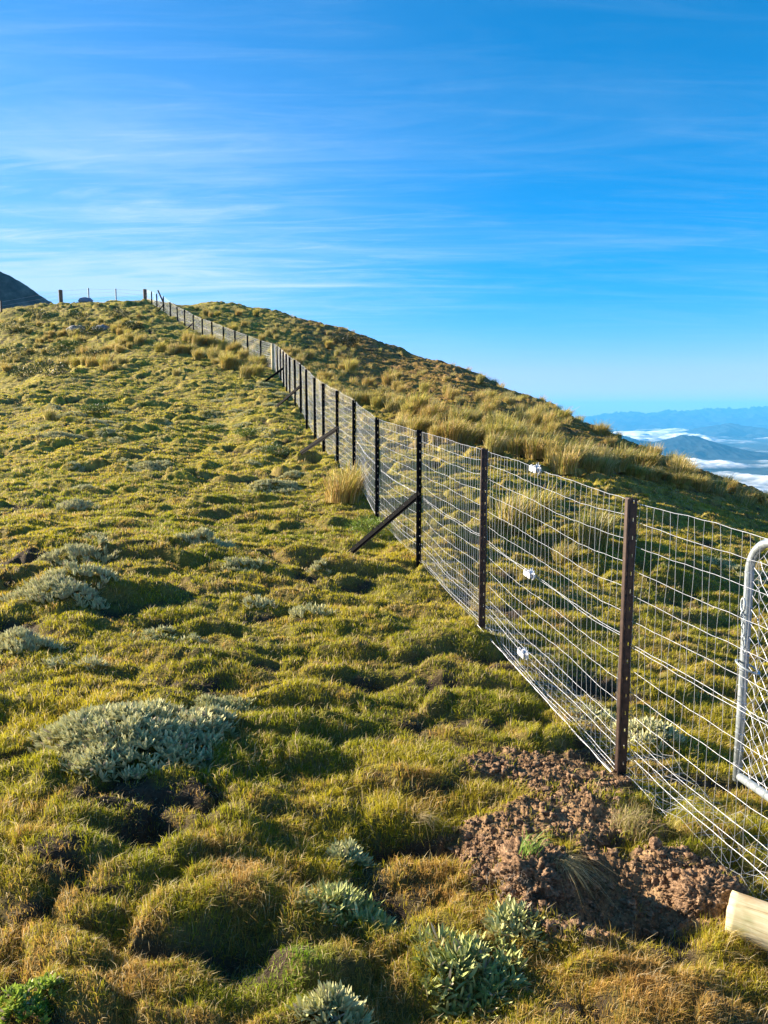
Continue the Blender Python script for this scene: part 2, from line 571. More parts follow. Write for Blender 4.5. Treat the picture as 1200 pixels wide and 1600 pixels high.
# timber
M_strut = noisy('dark_bitumen_steel', [(.3, (.003, .003, .004)), (.7, (.007, .007, .008))], 40, .8, 0, .2, .002, 5, .1)
M_wood, t, b, o = mat_new('treated_pine')
c = t.nodes.new('ShaderNodeTexCoord')
mp = t.nodes.new('ShaderNodeMapping'); mp.inputs['Scale'].default_value = (38, 38, 2.6)
t.links.new(c.outputs['Object'], mp.inputs[0])
nn = t.nodes.new('ShaderNodeTexNoise'); nn.inputs['Scale'].default_value = 2.2; nn.inputs['Detail'].default_value = 8; nn.inputs['Distortion'].default_value = .9
t.links.new(mp.outputs[0], nn.inputs['Vector'])
nb = noise_node(t, 7, 4, .55)
cr = ramp(t, nn.outputs['Fac'], [(.25, (.20, .14, .07)), (.40, (.50, .40, .22)), (.6, (.60, .52, .33)), (.8, (.44, .36, .20))])
c2 = ramp(t, nb.outputs['Fac'], [(.32, (.55, .62, .48)), (.50, (1, 1, 1)), (.64, (.85, .62, .42))])
mu = t.nodes.new('ShaderNodeMixRGB'); mu.blend_type = 'MULTIPLY'; mu.inputs[0].default_value = 1
t.links.new(cr, mu.inputs[1]); t.links.new(c2, mu.inputs[2])
t.links.new(mu.outputs[0], b.inputs['Base Color'])
b.inputs['Roughness'].default_value = .75
bump(t, nn.outputs['Fac'], b, .5, .004)

# ------------------------------------------------------------------ ground sheet
th_in = np.linspace(-RAD(36), RAD(36), 900)
th_l = -RAD(36) - np.cumsum(np.concatenate([np.full(170, RAD(.15)), np.geomspace(RAD(.2), RAD(9), 40)])); th_l = th_l[th_l > -math.pi]
TT = np.concatenate([th_l[::-1], th_in, -th_l])
RR = np.concatenate([[.05, .3, .6, .9, 1.2], np.exp(np.linspace(math.log(1.4), math.log(110), 1150)), np.geomspace(116, 260, 12)])
tg, rg = np.meshgrid(TT, RR)
X = (rg * np.sin(tg)).ravel(); Y = (rg * np.cos(tg)).ravel()
Z = H(X, Y)
rr = np.hypot(X, Y)


def ground_colour(x, y, soil, pit):
    """surface colour: thatch under the grass, dug soil, dark peat tone that also paints hollow shade"""
    n = fbm(x * .9, y * .9, 301, 4, .55)
    n3 = fbm(x * 3.1, y * 3.1, 311, 3, .6)
    far = sstep(5, 20, np.hypot(x, y))[:, None]
    g = np.array([.13, .125, .025]); s = np.array([.16, .11, .045]); dk = np.array([.055, .04, .028])
    k = np.clip(.5 + n * .9, 0, 1)[:, None]
    c = g * k + s * (1 - k)
    mt = np.clip(.5 + fbm(x * 5, y * 5, 351, 4, .7) * 1.5, 0, 1)[:, None]
    fg = np.array([.27, .25, .03]) * k + np.array([.27, .20, .075]) * (1 - k)
    fg = fg * (.45 + 1.0 * mt)
    bey = (sstep(.5, 6, x - (1.9 - y * .19)) * sstep(12, 24, y))[:, None]
    fg = fg * (1 - bey * np.array([.14, .33, .0]))
    c = c * (1 - far) + fg * far
    p = pit[:, None]
    c = c * (1 - p) + dk * p
    rs = np.clip(.5 + n3 * 1.2, 0, 1)[:, None]
    sc = np.array([.15, .088, .046]) * rs + np.array([.33, .21, .115]) * (1 - rs)
    return c * (1 - soil[:, None]) + sc * soil[:, None]


def pit_mask(x, y):
    """bare peat patches from noise, plus shade painted dark in hand-placed hollows"""
    n = fbm(x * 1.3 + 5, y * 1.7, 401, 4, .6)
    p0 = sstep(.22, .38, n + .10 * sstep(6, 3.5, y))
    p = 0 * n
    wx = x + .16 * perlin(x * 1.6, y * 1.6, 5) + .05 * perlin(x * 6, y * 6, 6)
    wy = y + .16 * perlin(x * 1.6, y * 1.6, 7) + .05 * perlin(x * 6, y * 6, 8)
    f, s, idn = worley(wx / 1.05, wy / .40, 21)
    gate_ = sstep(-.10, .30, fbm(x * .7, y * .9, 421, 3))
    p = p0 * sstep(.50, .15, s - f)
    p = np.maximum(p, sstep(.20, .05, s - f) * (.10 + .90 * gate_))
    for (cx, cy, rx, ry, a) in FEAT:
        if a < -.07:
            q = ((x - cx) / rx) ** 2 + ((y - cy) / ry) ** 2
            p = np.maximum(p, sstep(.35, .75, np.exp(-q * .9) + .25 * n))  # hollows coloured dark: peat, and shade painted in with it
    return p


soilv = soil_mask(X, Y) * (rr < 8)
pitv = pit_mask(X, Y)
gc = ground_colour(X, Y, soilv, pitv)
ni, nj = len(RR), len(TT)
I, J = np.meshgrid(np.arange(ni - 1), np.arange(nj - 1), indexing='ij')
q = np.stack([I * nj + J, I * nj + J + 1, (I + 1) * nj + J + 1, (I + 1) * nj + J], -1).reshape(-1, 4)[:, ::-1]
g = build('ground', np.stack([X, Y, Z], 1), quads=q, mat=M_ground, col=gc)
tag(g, kind='structure')


# ------------------------------------------------------------------ blades
def blades(P0, up, lean, h, wd, face, col, seg=2, droop=.6):
    """arrays of blades -> verts, quads, tris, colours"""
    n = len(P0)
    side = np.stack([np.cos(face), np.sin(face), np.zeros(n)], 1)
    hs_ = h[:, None]; ws = wd[:, None]
    vs = []
    for k in range(seg):
        f = k / seg
        c_ = P0 + up * hs_ * (f - .12 * f * f) + lean * hs_ * droop * f * f
        wk = ws * .5 * (1 - .45 * f)
        vs += [c_ - side * wk, c_ + side * wk]
    vs.append(P0 + up * hs_ * .88 * (1 - .25 * droop) + lean * hs_ * droop)
    m = 2 * seg + 1
    V = np.stack(vs, 1).reshape(-1, 3)
    b_ = (np.arange(n) * m)[:, None]
    qs = [b_ + np.array([[2 * k, 2 * k + 1, 2 * k + 3, 2 * k + 2]]) for k in range(seg - 1)]
    Q = np.concatenate(qs) if qs else None
    T = b_ + np.array([[2 * seg - 2, 2 * seg - 1, 2 * seg]])
    cc = np.repeat(col, m, axis=0)
    return V, Q, T, cc


def grass_colour(x, y, rnd):
    n = fbm(x * .8, y * .8, 301, 4, .55)
    n2 = fbm(x * 3.0, y * 3.0, 331, 3, .6)
    n4 = fbm(x * .22, y * .22, 341, 2, .6)
    d = np.hypot(x, y)
    green = np.array([.225, .25, .010]); gold = np.array([.47, .385, .022]); straw = np.array([.47, .29, .08]); rust = np.array([.26, .13, .035])
    a = np.clip(.48 + .35 * sstep(6, 16, d) * fbm(x * 4.4, y * 4.4, 361, 3, .6) * 2 + n * .9 + rnd[0] * .35 + n4 * .4, 0, 1)[:, None]
    c_ = green * (1 - a) + gold * a
    s = np.clip(sstep(.0, .55, n2 + .55 * rnd[1] - .12 + .46 * sstep(3.8, 2.1, d) + .07 * sstep(5, 12, d)), 0, 1)[:, None]
    c_ = c_ * (1 - s) + straw * s
    gp = np.exp(-(((x - GSPOT.x) / .16) ** 2 + ((y - GSPOT.y) / .13) ** 2))[:, None]
    c_ = c_ * (1 - gp) + np.array([.17, .30, .01]) * gp
    bey = (sstep(.5, 6, x - (1.9 - y * .19)) * sstep(12, 24, y))[:, None]
    c_ = c_ * (1 - bey * np.array([.08, .27, .0]))
    r = (sstep(.35, .7, n2 * .6 + .5 * rnd[2] + .2 * sstep(3.4, 2.2, d)) * .7)[:, None]
    return c_ * (1 - r) + rust * r


GSPOT = ghit(462, 1490)


def make_grass():
    NT = 172000
    per = 9
    ly = rng.random(NT) ** 1.06 * (math.log(88) - math.log(1.55)) + math.log(1.55)
    y = np.exp(ly)
    u = (rng.random(NT) * 2 - 1) * .64
    x = u * (y * .93 + 1.1)
    soil = soil_mask(x, y) * (y < 8)
    pit = pit_mask(x, y)
    keep = rng.random(NT) > np.clip(soil ** 1.2 * 1.1 + pit * .74, 0, .985)
    x, y, soil, pit = x[keep], y[keep], soil[keep], pit[keep]
    # second, thinner sowing for the far slopes
    y2 = np.exp(rng.random(52000) * (math.log(80) - math.log(8)) + math.log(8)); x2 = (rng.random(52000) * 2 - 1) * .58 * y2
    p2 = pit_mask(x2, y2); k2 = rng.random(52000) > p2 * .8
    x = np.concatenate([x, x2[k2]]); y = np.concatenate([y, y2[k2]]); pit = np.concatenate([pit, p2[k2]]); soil = np.zeros(len(x))
    n = len(x)
    sc = (y / 3.0) ** .62
    sc = np.clip(sc, .8, 7)
    ln = fbm(x * 2.2, y * 2.2, 501, 3)
    hn = fbm(x * 1.7, y * 1.7, 511, 3)
    th_ = (.028 + .017 * sstep(5.2, 2.6, y)) * (1 + .8 * hn + .4 * rng.random(n)) * np.clip(sc, .85, 1.25) * (1 - .35 * pit)
    rnd = [rng.normal(0, .35, n), rng.normal(0, .4, n), rng.normal(0, .4, n)]
    X_ = np.repeat(x, per); Y_ = np.repeat(y, per)
    m = len(X_)
    scr = np.repeat(sc, per)
    ang = rng.random(m) * 2 * np.pi
    rad = np.sqrt(rng.random(m)) * .026 * scr
    X_ = X_ + np.cos(ang) * rad; Y_ = Y_ + np.sin(ang) * rad
    Z_ = H(X_, Y_) - .004
    pl = fbm(X_ * 1.1, Y_ * 1.1, 521, 2) * 3
    lean = np.stack([np.cos(ang) * .8 + .35 * np.cos(pl), np.sin(ang) * .8 - .25, np.zeros(m)], 1) * (.35 + .7 * rng.random(m))[:, None]
    h = np.repeat(th_, per) * (.5 + .9 * rng.random(m))
    wd = .0023 * (np.repeat(y, per) / 3.0) ** .80 * (.7 + .6 * rng.random(m))
    wd = np.clip(wd, .0014, .03)
    up = np.tile(np.array([[0, 0, 1.0]]), (m, 1))
    face = rng.random(m) * np.pi
    flat = rng.random(m) < .22
    up[flat] *= .35
    lean[flat] *= 1.8
    # mostly turned towards the valley side so that they read as blades, not edges
    r3 = [np.repeat(rnd[k], per) * .8 + rng.normal(0, .28, m) for k in range(3)]
    col = grass_colour(X_, Y_, r3) * (.70 + .6 * rng.random(m))[:, None]
    dead = rng.random(m) < .07
    col[dead] = np.array([.55, .44, .24]) * (.7 + .5 * rng.random(dead.sum()))[:, None]
    h[dead] *= 1.35
    V, Q, T, cc = blades(np.stack([X_, Y_, Z_], 1), up, lean, h, wd, face, col, 2, .75)
    g_ = build('grass', V, Q, T, M_grass, cc, smooth=False)
    tag(g_, kind='stuff', cat='grass', label='short golden green turf grass covering the hillside')


make_grass()


# ------------------------------------------------------------------ tussocks
def tussock_mesh(seed, hgt, spread, nb, tone):
    r = np.random.default_rng(seed)
    seg = 4
    ang = r.random(nb) * 2 * np.pi
    rad = np.sqrt(r.random(nb)) * spread * .42
    P0 = np.stack([np.cos(ang) * rad, np.sin(ang) * rad, np.full(nb, -.05)], 1)
    h = hgt * (.40 + .60 * r.random(nb) + .35 * (r.random(nb) < .12))
    out = (.12 + .72 * r.random(nb) ** 1.3) * (.35 + rad / (spread * .42) * .75)
    a2 = ang + r.normal(0, .5, nb)
    lean = np.stack([np.cos(a2), np.sin(a2), np.full(nb, -.22)], 1) * out[:, None]
    lean[:, 0] += .22; lean[:, 1] -= .10
    face = a2 + np.pi / 2 + r.normal(0, .5, nb)
    wd = hgt * .0135 * (.6 + .7 * r.random(nb))
    gold = np.array([.52, .41, .13]); green = np.array([.26, .28, .05]); pale = np.array([.62, .54, .30]); brown = np.array([.33, .23, .11])
    k = r.random(nb)[:, None]
    col = np.where(k < .38, gold, np.where(k < .68, green, np.where(k < .86, pale, brown)))
    col = col * np.array(tone) * (.75 + .5 * r.random(nb))[:, None]
    up = np.tile(np.array([[0, 0, 1.0]]), (nb, 1))
    return blades(P0, up, lean, h, wd, face, col, seg, .62)


TONES = [(1, 1, 1), (1.05, .95, .8), (.98, .95, .8), (1.1, 1.0, .9), (.85, .88, .8), (1.0, 1.02, .7)]
TUS = []
for k in range(8):
    V, Q, T, cc = tussock_mesh(600 + k, .46 + .08 * (k % 3), .34 + .07 * (k % 2), 640, TONES[k % 6])
    TUS.append((build('tussock_grass', V, Q, T, M_tus, cc, smooth=False, link=False), (V, Q, T, cc)))

G_RIGHT = 'golden tussocks scattered over the hillside beyond the fence'
G_BAND = 'tall golden tussocks in the bands just beyond the fence'
G_LEFT = 'golden tussocks on the knoll on the near side of the fence'


def tussock(px, py, s, label, group=None, kind=None, pos=None):
    p = pos if pos is not None else ghit(px, py)
    if p is None: return None
    k = random.randrange(8) if kind is None else kind
    o = bpy.data.objects.new('tussock_grass', TUS[k][0])
    C.objects.link(o)
    o.location = (p[0], p[1], Hs(p[0], p[1]))
    o.rotation_euler = (RAD(random.uniform(-6, 6)), RAD(random.uniform(-6, 6)), random.uniform(-.6, .6))
    s *= 1.55
    if p[1] > 48: s *= .85
    o.scale = (s * random.uniform(.9, 1.25), s * random.uniform(.9, 1.25), s * random.uniform(.8, 1.1))
    tag(o, label, 'tussock', group)
    return o


def along(pts, n, jit):
    out = []
    for k in range(n):
        f = (k + random.random()) / n * (len(pts) - 1)
        i = min(int(f), len(pts) - 2); a_ = f - i
        out.append((pts[i][0] * (1 - a_) + pts[i + 1][0] * a_ + random.uniform(-jit, jit), pts[i][1] * (1 - a_) + pts[i + 1][1] * a_ + random.uniform(-jit, jit) * .4))
    return out


tussock(880, 738, 1.15, 'largest bushy golden tussock right of the top wire strainer, beyond the fence', kind=3)
tussock(535, 782, .95, 'feathery golden tussock on the near side against the foot of the fence', kind=1)
tussock(552, 776, .7, 'small feathery tussock tucked against the netting bottom', kind=2)
tussock(800, 822, .75, 'olive tussock seen through the netting below the top strainer', kind=2)
tussock(835, 812, .8, 'olive golden tussock seen through the netting left of the nearest post', kind=5)
tussock(925, 850, .95, 'dark based tussock seen through the netting beside the nearest post', kind=4)
tussock(880, 880, .45, 'low green tussock seen through the middle of the netting', kind=2)
tussock(275, 587, .62, 'round golden tussock standing alone on the turf left of the wooden corner post', kind=0)
tussock(78, 655, .7, 'golden tussock standing alone near the left edge of the turf', kind=0)
tussock(178, 578, .45, 'small brown tussock alone at the top of the turf slope', kind=4)
for (x_, y_) in along([(980, 742), (1060, 752), (1130, 768), (1215, 790)], 34, 8):
    tussock(x_, y_, random.uniform(.42, .62), 'golden tussock in the row along the right hand skyline', 'tussocks in the row along the right hand skyline')
for (x_, y_) in along([(620, 672), (720, 690), (800, 705), (900, 728), (965, 735)], 46, 12):
    tussock(x_, y_, random.uniform(.55, 1.0), 'tall golden tussock in the dense band just beyond the fence', G_BAND)
for (x_, y_) in along([(480, 600), (560, 628), (640, 645), (760, 668), (860, 700)], 40, 14):
    tussock(x_, y_, random.uniform(.5, .9), 'tall golden tussock in the dense band just beyond the fence', G_BAND)
for (x_, y_) in along([(240, 548), (310, 556), (360, 575), (400, 588)], 26, 12) + along([(290, 530), (350, 545), (420, 575)], 20, 8):
    tussock(x_, y_, random.uniform(.75, 1.05), 'golden tussock in the belt left of the upper fence run', 'tussocks in the belt left of the upper fence run')
for (x_, y_) in along([(125, 575), (160, 550), (215, 532)], 18, 14) + along([(60, 540), (110, 520), (200, 515)], 14, 18):
    tussock(x_, y_, random.uniform(.6, .95), 'golden tussock on the bumpy knoll at upper left', G_LEFT)
for k in range(55):
    tussock(random.uniform(5, 225), random.uniform(492, 580), random.uniform(.5, .95), 'golden tussock on the bumpy knoll at upper left', G_LEFT)
# individually placed on the hillside
cnt = 0
while cnt < 95:
    x_ = random.uniform(300, 1080); 
    sil = np.interp(x_, [280, 430, 540, 600, 700, 800, 900, 1000, 1200], [476, 490, 518, 540, 573, 610, 655, 700, 774])
    fen = np.interp(x_, [280, 430, 480, 600, 700, 1100], [488, 545, 590, 650, 672, 760])
    if fen <= sil + 3: continue
    y_ = random.uniform(sil + 3, fen)
    if random.random() > .35 + .65 * (y_ - sil) / (fen - sil): continue
    if tussock(x_, y_, random.uniform(.7, 1.1), 'golden tussock scattered on the open hillside beyond the fence', G_RIGHT): cnt += 1


def stuff_tussocks():
    Vs, Qs, Ts, Cs = [], [], [], []
    off = 0
    for k in range(1150):
        if k < 1000:
            y = math.exp(random.uniform(math.log(20), math.log(92)))
            u = random.uniform(-.2, .56)
            if y < 34 and u < .02: continue
        else:
            y = random.uniform(44, 60); u = random.uniform(-.56, -.29)
        x = u * y
        if fbm(np.array([x * .12]), np.array([y * .12]), 888, 3)[0] < -.12 + .2 * random.random(): continue
        # stay beyond the fence line
        if y < 40 and x < 1.9 - y * .19: continue
        V, Q, T, cc = TUS[random.randrange(8)][1]
        s = random.uniform(.6, 1.15); a = random.uniform(-.7, .7)
        # thinner copy
        nb = 150
        V2 = V[:nb * 9] * s
        R_ = np.array([[math.cos(a), -math.sin(a), 0], [math.sin(a), math.cos(a), 0], [0, 0, 1]])
        V2 = V2 @ R_.T
        V2[:, :2] *= 1.25
        V2 = V2 + np.array([x, y, Hs(x, y)])
        Vs.append(V2); Cs.append(cc[:nb * 9] * (.8 + .35 * random.random()))
        b_ = (np.arange(nb) * 9)[:, None]
        for kk in range(3):
            Qs.append(b_ + np.array([[2 * kk, 2 * kk + 1, 2 * kk + 3, 2 * kk + 2]]) + off)
        Ts.append(b_ + np.array([[6, 7, 8]]) + off)
        off += nb * 9
    o = build('tussock_cover', np.concatenate(Vs), np.concatenate(Qs), np.concatenate(Ts), M_tus, np.concatenate(Cs), smooth=False)
    tag(o, 'mass of small tussocks thinning out towards the skyline', 'tussock cover', kind='stuff')


stuff_tussocks()


# ------------------------------------------------------------------ silver-leaved cushions
def leaf_arrays(n, base, dirv, length, width, curl, col, r):
    """n folded lance-shaped leaves"""
    prof = [(0, .35), (.25, .85), (.55, 1.0), (.8, .7), (1.0, .06)]
    side = np.cross(dirv, np.array([[0, 0, 1.0]]))
    ln = np.linalg.norm(side, axis=1, keepdims=True)
    side = np.where(ln < .1, np.array([[1.0, 0, 0]]), side / np.maximum(ln, 1e-6))
    tw = r.normal(0, .5, n)[:, None]
    nor = np.cross(side, dirv)
    side = side * np.cos(tw) + nor * np.sin(tw)
    nor = np.cross(side, dirv)
    vs, cs = [], []
    for (f, wv) in prof:
        c_ = base + dirv * (length * f)[:, None] - nor * (curl * f * f * length)[:, None] * -1
        w_ = (width * wv * .5)[:, None]
        up = nor * (width * wv * .22)[:, None]
        vs += [c_ - side * w_ + up, c_, c_ + side * w_ + up]
    V = np.stack(vs, 1).reshape(-1, 3)
    m = len(prof) * 3
    b_ = (np.arange(n) * m)[:, None]
    Q = []
    for k in range(len(prof) - 1):
        for s_ in (0, 1):
            Q.append(b_ + np.array([[3 * k + s_, 3 * k + s_ + 1, 3 * k + s_ + 4, 3 * k + s_ + 3]]))
    return V, np.concatenate(Q), np.repeat(col, m, 0)


def cushion(name, px, py, hw, hh, label, cat='plant', leaf=.042, lw=.009, dens=1.0, green=0.0, up=.75, dome=.04, group=None, seed=0, per=11, mat=None, irregular=.35):
    p = ghit(px, py)
    if p is None: return
    r = np.random.default_rng(seed + int(px * 7 + py))
    a, c1 = ray(px, py)
    rx = hw / F_PX * p.y
    top = hit(px, py - hh, base_h); bot = hit(px, py + hh, base_h)
    ry = max((top.y - bot.y) * .5, rx * .35) if top and bot else rx
    ry = min(ry, rx * (.85 if py > 1080 else .62))
    n_ros = int(max(9, min(620, dens * rx * ry * 3.14 / (leaf * leaf * .55))))
    ang = r.random(n_ros) * 2 * np.pi; rad = np.sqrt(r.random(n_ros))
    edge = 1 + irregular * np.sin(ang * 3 + r.random() * 6) * .5 + irregular * np.sin(ang * 5 + r.random() * 6) * .4
    rx_ = np.cos(ang) * rad * rx * edge; ry_ = np.sin(ang) * rad * ry * edge
    gx = p.x + rx_; gy = p.y + ry_
    gz = H(gx, gy) + dome * (1 - rad ** 2)
    n = n_ros * per
    ax = np.repeat(gx, per); ay = np.repeat(gy, per); az = np.repeat(gz, per)
    a2 = r.random(n) * 2 * np.pi
    tilt = np.clip(r.normal(up, .28, n), .1, 1.45)
    d = np.stack([np.cos(a2) * np.cos(tilt), np.sin(a2) * np.cos(tilt), np.sin(tilt)], 1)
    d[:, 0] += np.repeat(rx_ / rx, per) * .35; d[:, 1] += np.repeat(ry_ / ry, per) * .35
    d /= np.linalg.norm(d, axis=1, keepdims=True)
    base = np.stack([ax + np.cos(a2) * leaf * .12, ay + np.sin(a2) * leaf * .12, az - leaf * .15], 1)
    length = leaf * (.6 + .65 * r.random(n)); width = lw * (.75 + .5 * r.random(n))
    sil = np.array([.57, .54, .29]); gr = np.array([.27, .32, .08]) if mat is None else np.array([.30, .40, .05]); dead = np.array([.36, .30, .22])
    k = np.clip(green + r.normal(0, .17, n), 0, 1)[:, None]
    col = sil * (1 - k) + gr * k
    dm = (r.random(n) < .06)[:, None]
    col = np.where(dm, dead, col) * (.8 + .35 * r.random(n))[:, None]
    V, Q, cc = leaf_arrays(n, base, d, length, width, r.normal(.12, .12, n), col, r)
    V = V - np.array([p.x, p.y, p.z])
    o = build(name, V, Q, None, mat or M_silver, cc, smooth=True)
    o.location = p
    tag(o, label, cat, group)
    return o


CU = 'silver_cushion_plant'
cushion(CU, 212, 1146, 152, 70, 'largest silver leaved cushion plant spreading over a mound at lower left', leaf=.056, lw=.0150, dens=1.9, dome=.10, up=.75, irregular=.12, green=.06)
cushion(CU, 345, 1112, 45, 18, 'darker silver green lobe at the right end of the largest cushion plant', leaf=.040, lw=.009, dens=2, green=.25)
cushion(CU, 35, 1012, 48, 24, 'silver cushion plant cut by the left edge, above the largest one', leaf=.055, lw=.011, dens=1.4, dome=.09, up=1.0)
cushion(CU, 98, 928, 80, 24, 'broad silver cushion on a rounded mound with a hollow painted dark as shade to its right', leaf=.060, lw=.012, dens=1.4, dome=.10, up=.95)
cushion(CU, 122, 873, 54, 14, 'dense silver cushion just above the broad one on the rounded mound', leaf=.060, lw=.012, dens=1.4, dome=.09, up=1.05)
cushion(CU, 118, 795, 30, 13, 'silver tufted cushion above the dark hollow near the left edge', leaf=.065, lw=.013, dens=1.4, dome=.09, up=1.05)
cushion(CU, 126, 768, 24, 8, 'small silver cushion just behind the tufted one near the left edge', leaf=.06, lw=.013, dome=.05, up=1.0)
cushion(CU, 328, 850, 40, 17, 'dome shaped silver cushion alone in the middle of the turf', leaf=.055, lw=.012, dens=1.4, dome=.06, up=1.05)
cushion(CU, 378, 893, 34, 8, 'flat silver cushion just below the dome shaped one', leaf=.05, lw=.011, green=.15, up=.9)
cushion(CU, 405, 950, 27, 9, 'left of the two spiky silver cushions side by side in the turf', leaf=.055, lw=.010, dens=.8, up=1.0)
cushion(CU, 483, 959, 38, 12, 'right and larger of the two spiky silver cushions side by side', leaf=.058, lw=.011, dens=.9, up=1.0, green=.1)
cushion(CU, 498, 884, 17, 6, 'tiny silver cushion between the strut foot and the dome shaped cushion', leaf=.05, lw=.011, up=.9)
cushion(CU, 240, 997, 34, 9, 'sparse grey green plant in the turf below the broad cushion', leaf=.045, lw=.009, dens=.5, green=.25)
cushion(CU, 300, 1003, 22, 6, 'sparse grey plant among brown turf, right of its sparse twin', leaf=.04, lw=.009, dens=.5, green=.1)
cushion(CU, 145, 1040, 22, 13, 'ragged pale cushion beside a bare hollow at left', leaf=.05, lw=.010, dens=.9, up=.6)
cushion(CU, 85, 1043, 22, 9, 'low grey cushion between the left edge plant and the ragged pale one', leaf=.045, lw=.010, dens=.9, green=.1)
cushion(CU, 145, 843, 22, 6, 'thin strip of silver leaves on turf above the dense cushion', leaf=.05, lw=.011, dens=.6)
cushion(CU, 430, 765, 44, 6, 'long flat pale cushion left of the feathery tussock', leaf=.05, lw=.014, dens=1.0, up=.6)
cushion(CU, 455, 742, 22, 4, 'small flat pale patch behind the long flat cushion', leaf=.05, lw=.013)
cushion(CU, 228, 730, 34, 7, 'pale low cushion across the crest of a turf step', leaf=.055, lw=.013, dens=.9)
cushion(CU, 87, 683, 30, 7, 'pale cushion on the turf left of the others near the upper slope', leaf=.055, lw=.013)
cushion(CU, 118, 735, 14, 5, 'little round silver cushion on the slope near left', leaf=.05, lw=.012)
cushion(CU, 1012, 1148, 58, 17, 'silver cushion seen through the netting at the foot of the nearest post', leaf=.045, lw=.011, dens=1.0, green=.05, up=.8)
cushion(CU, 930, 1128, 34, 16, 'bluish cushion behind the netting left of the nearest post', leaf=.045, lw=.010, dens=.9, green=.2)
cushion(CU, 1172, 902, 40, 11, 'pale cushion seen through the wire mesh of the gate', leaf=.05, lw=.011, dens=1.0, green=.1)
cushion(CU, 1125, 884, 26, 10, 'grey cushion seen just left of the gate top', leaf=.05, lw=.011, green=.2)
RO = 'silver_rosette_plant'
cushion(RO, 537, 1422, 66, 38, 'grey green rosette plant with long leaves, bottom centre', leaf=.052, lw=.0105, dens=2.6, green=.72, up=.65, dome=.03, per=9)
cushion(RO, 545, 1345, 34, 14, 'small grey rosettes just behind the bottom centre rosette plant', leaf=.045, lw=.010, dens=3.0, green=.3, up=.7)
cushion(RO, 735, 1505, 98, 62, 'sprawling green and silver rosette plant below the dug soil', leaf=.050, lw=.0110, dens=1.8, green=.75, up=.6, dome=.02, per=9)
cushion(RO, 800, 1455, 45, 22, 'paler rosettes at the upper right of the sprawling plant', leaf=.05, lw=.0115, dens=1.6, green=.45, up=.6)
cushion(RO, 525, 1590, 48, 22, 'pale rosette plant cut by the bottom edge of the picture', leaf=.048, lw=.0105, dens=4.0, green=.25, up=.75)
cushion('leafy_seedling', 40, 1578, 52, 28, 'bright green small leaved sprig in the bottom left corner', leaf=.022, lw=.010, dens=1.3, green=1.0, up=.8, dome=.05, per=10, mat=M_leaf)
for k in range(44):
    x_ = random.uniform(10, 470); y_ = random.uniform(592, 725)
    if x_ > 430 and y_ > 640: continue
    cushion(CU, x_, y_, random.uniform(6, 19), random.uniform(2, 3.5), 'small pale cushion plant among many dotting the upper turf slope', leaf=.06, lw=.016, dens=.8, dome=.03,
            group='pale cushions dotting the upper turf slope', seed=k, per=7, up=.7)


# ------------------------------------------------------------------ small green shrubs
def shrub(px, py, rad, hgt, label, n=900, col=(.14, .22, .04), leaf=.02, seed=0):
    p = ghit(px, py)
    r = np.random.default_rng(seed)
    root = empty('low_shrub', p)
    mb = MB()
    for k in range(9):
        a_ = r.random() * 6.28
        e = Vector((math.cos(a_) * rad * .7, math.sin(a_) * rad * .7, hgt * (.5 + .4 * r.random())))
        mb.tube([p + Vector((0, 0, -.05)), p + e * .5 + Vector((0, 0, .03)), p + e], .006, 5, r2=.002)
    mb.out('stem', M_steel, root)
    u = r.normal(0, 1, (n, 3)); u /= np.linalg.norm(u, axis=1, keepdims=True)
    lump = 1 + .35 * np.sin(u[:, 0] * 5 + seed) * np.cos(u[:, 1] * 6)
    rr_ = (.55 + .5 * r.random(n)) * lump
    c0 = np.stack([u[:, 0] * rad * rr_, u[:, 1] * rad * rr_, hgt * .45 + u[:, 2] * hgt * .55 * rr_], 1)
    c0 = c0[c0[:, 2] > -.03]; n = len(c0)
    d = c0 / (np.linalg.norm(c0, axis=1, keepdims=True) + 1e-6) * .6 + r.normal(0, .5, (n, 3)) + np.array([0, 0, .4])
    d /= np.linalg.norm(d, axis=1, keepdims=True)
    cc = np.array(col) * (.6 + .8 * r.random(n))[:, None]
    V, Q, c2_ = leaf_arrays(n, c0, d, leaf * (.7 + .6 * r.random(n)), leaf * .5 * np.ones(n), np.zeros(n), cc, r)
    f = build('foliage', V + np.array(p), Q, None, M_leaf, c2_)
    f.parent = root; f.matrix_parent_inverse = Matrix.Translation(-p)
    tag(root, label, 'shrub')


shrub(578, 835, .26, .20, 'bright green low shrub behind the foot of the nearest fence strut', 1500, (.17, .24, .03), .022, 1)
shrub(430, 712, .30, .22, 'dark green rounded shrub on the turf left of the second strut', 1100, (.07, .11, .03), .03, 2)
shrub(385, 683, .30, .2, 'green shrub farther up the turf slope, mid left of the fence', 800, (.10, .15, .03), .035, 3)
shrub(330, 672, .26, .12, 'flat green shrub on the turf slope', 600, (.10, .16, .03), .035, 5)
shrub(150, 645, .5, .22, 'wide dark green shrub on the upper left of the turf', 1100, (.07, .11, .03), .045, 6)
shrub(540, 540, 1.3, .75, 'dark bush standing out near the skyline of the right hand hill', 2200, (.035, .045, .02), .09, 4)
shrub(110, 545, .9, .4, 'dark green bush in the hollow of the bumpy knoll', 1200, (.06, .10, .025), .07, 7)
shrub(185, 497, .8, .6, 'dark bush on the brow of the knoll', 1200, (.05, .06, .025), .07, 8)

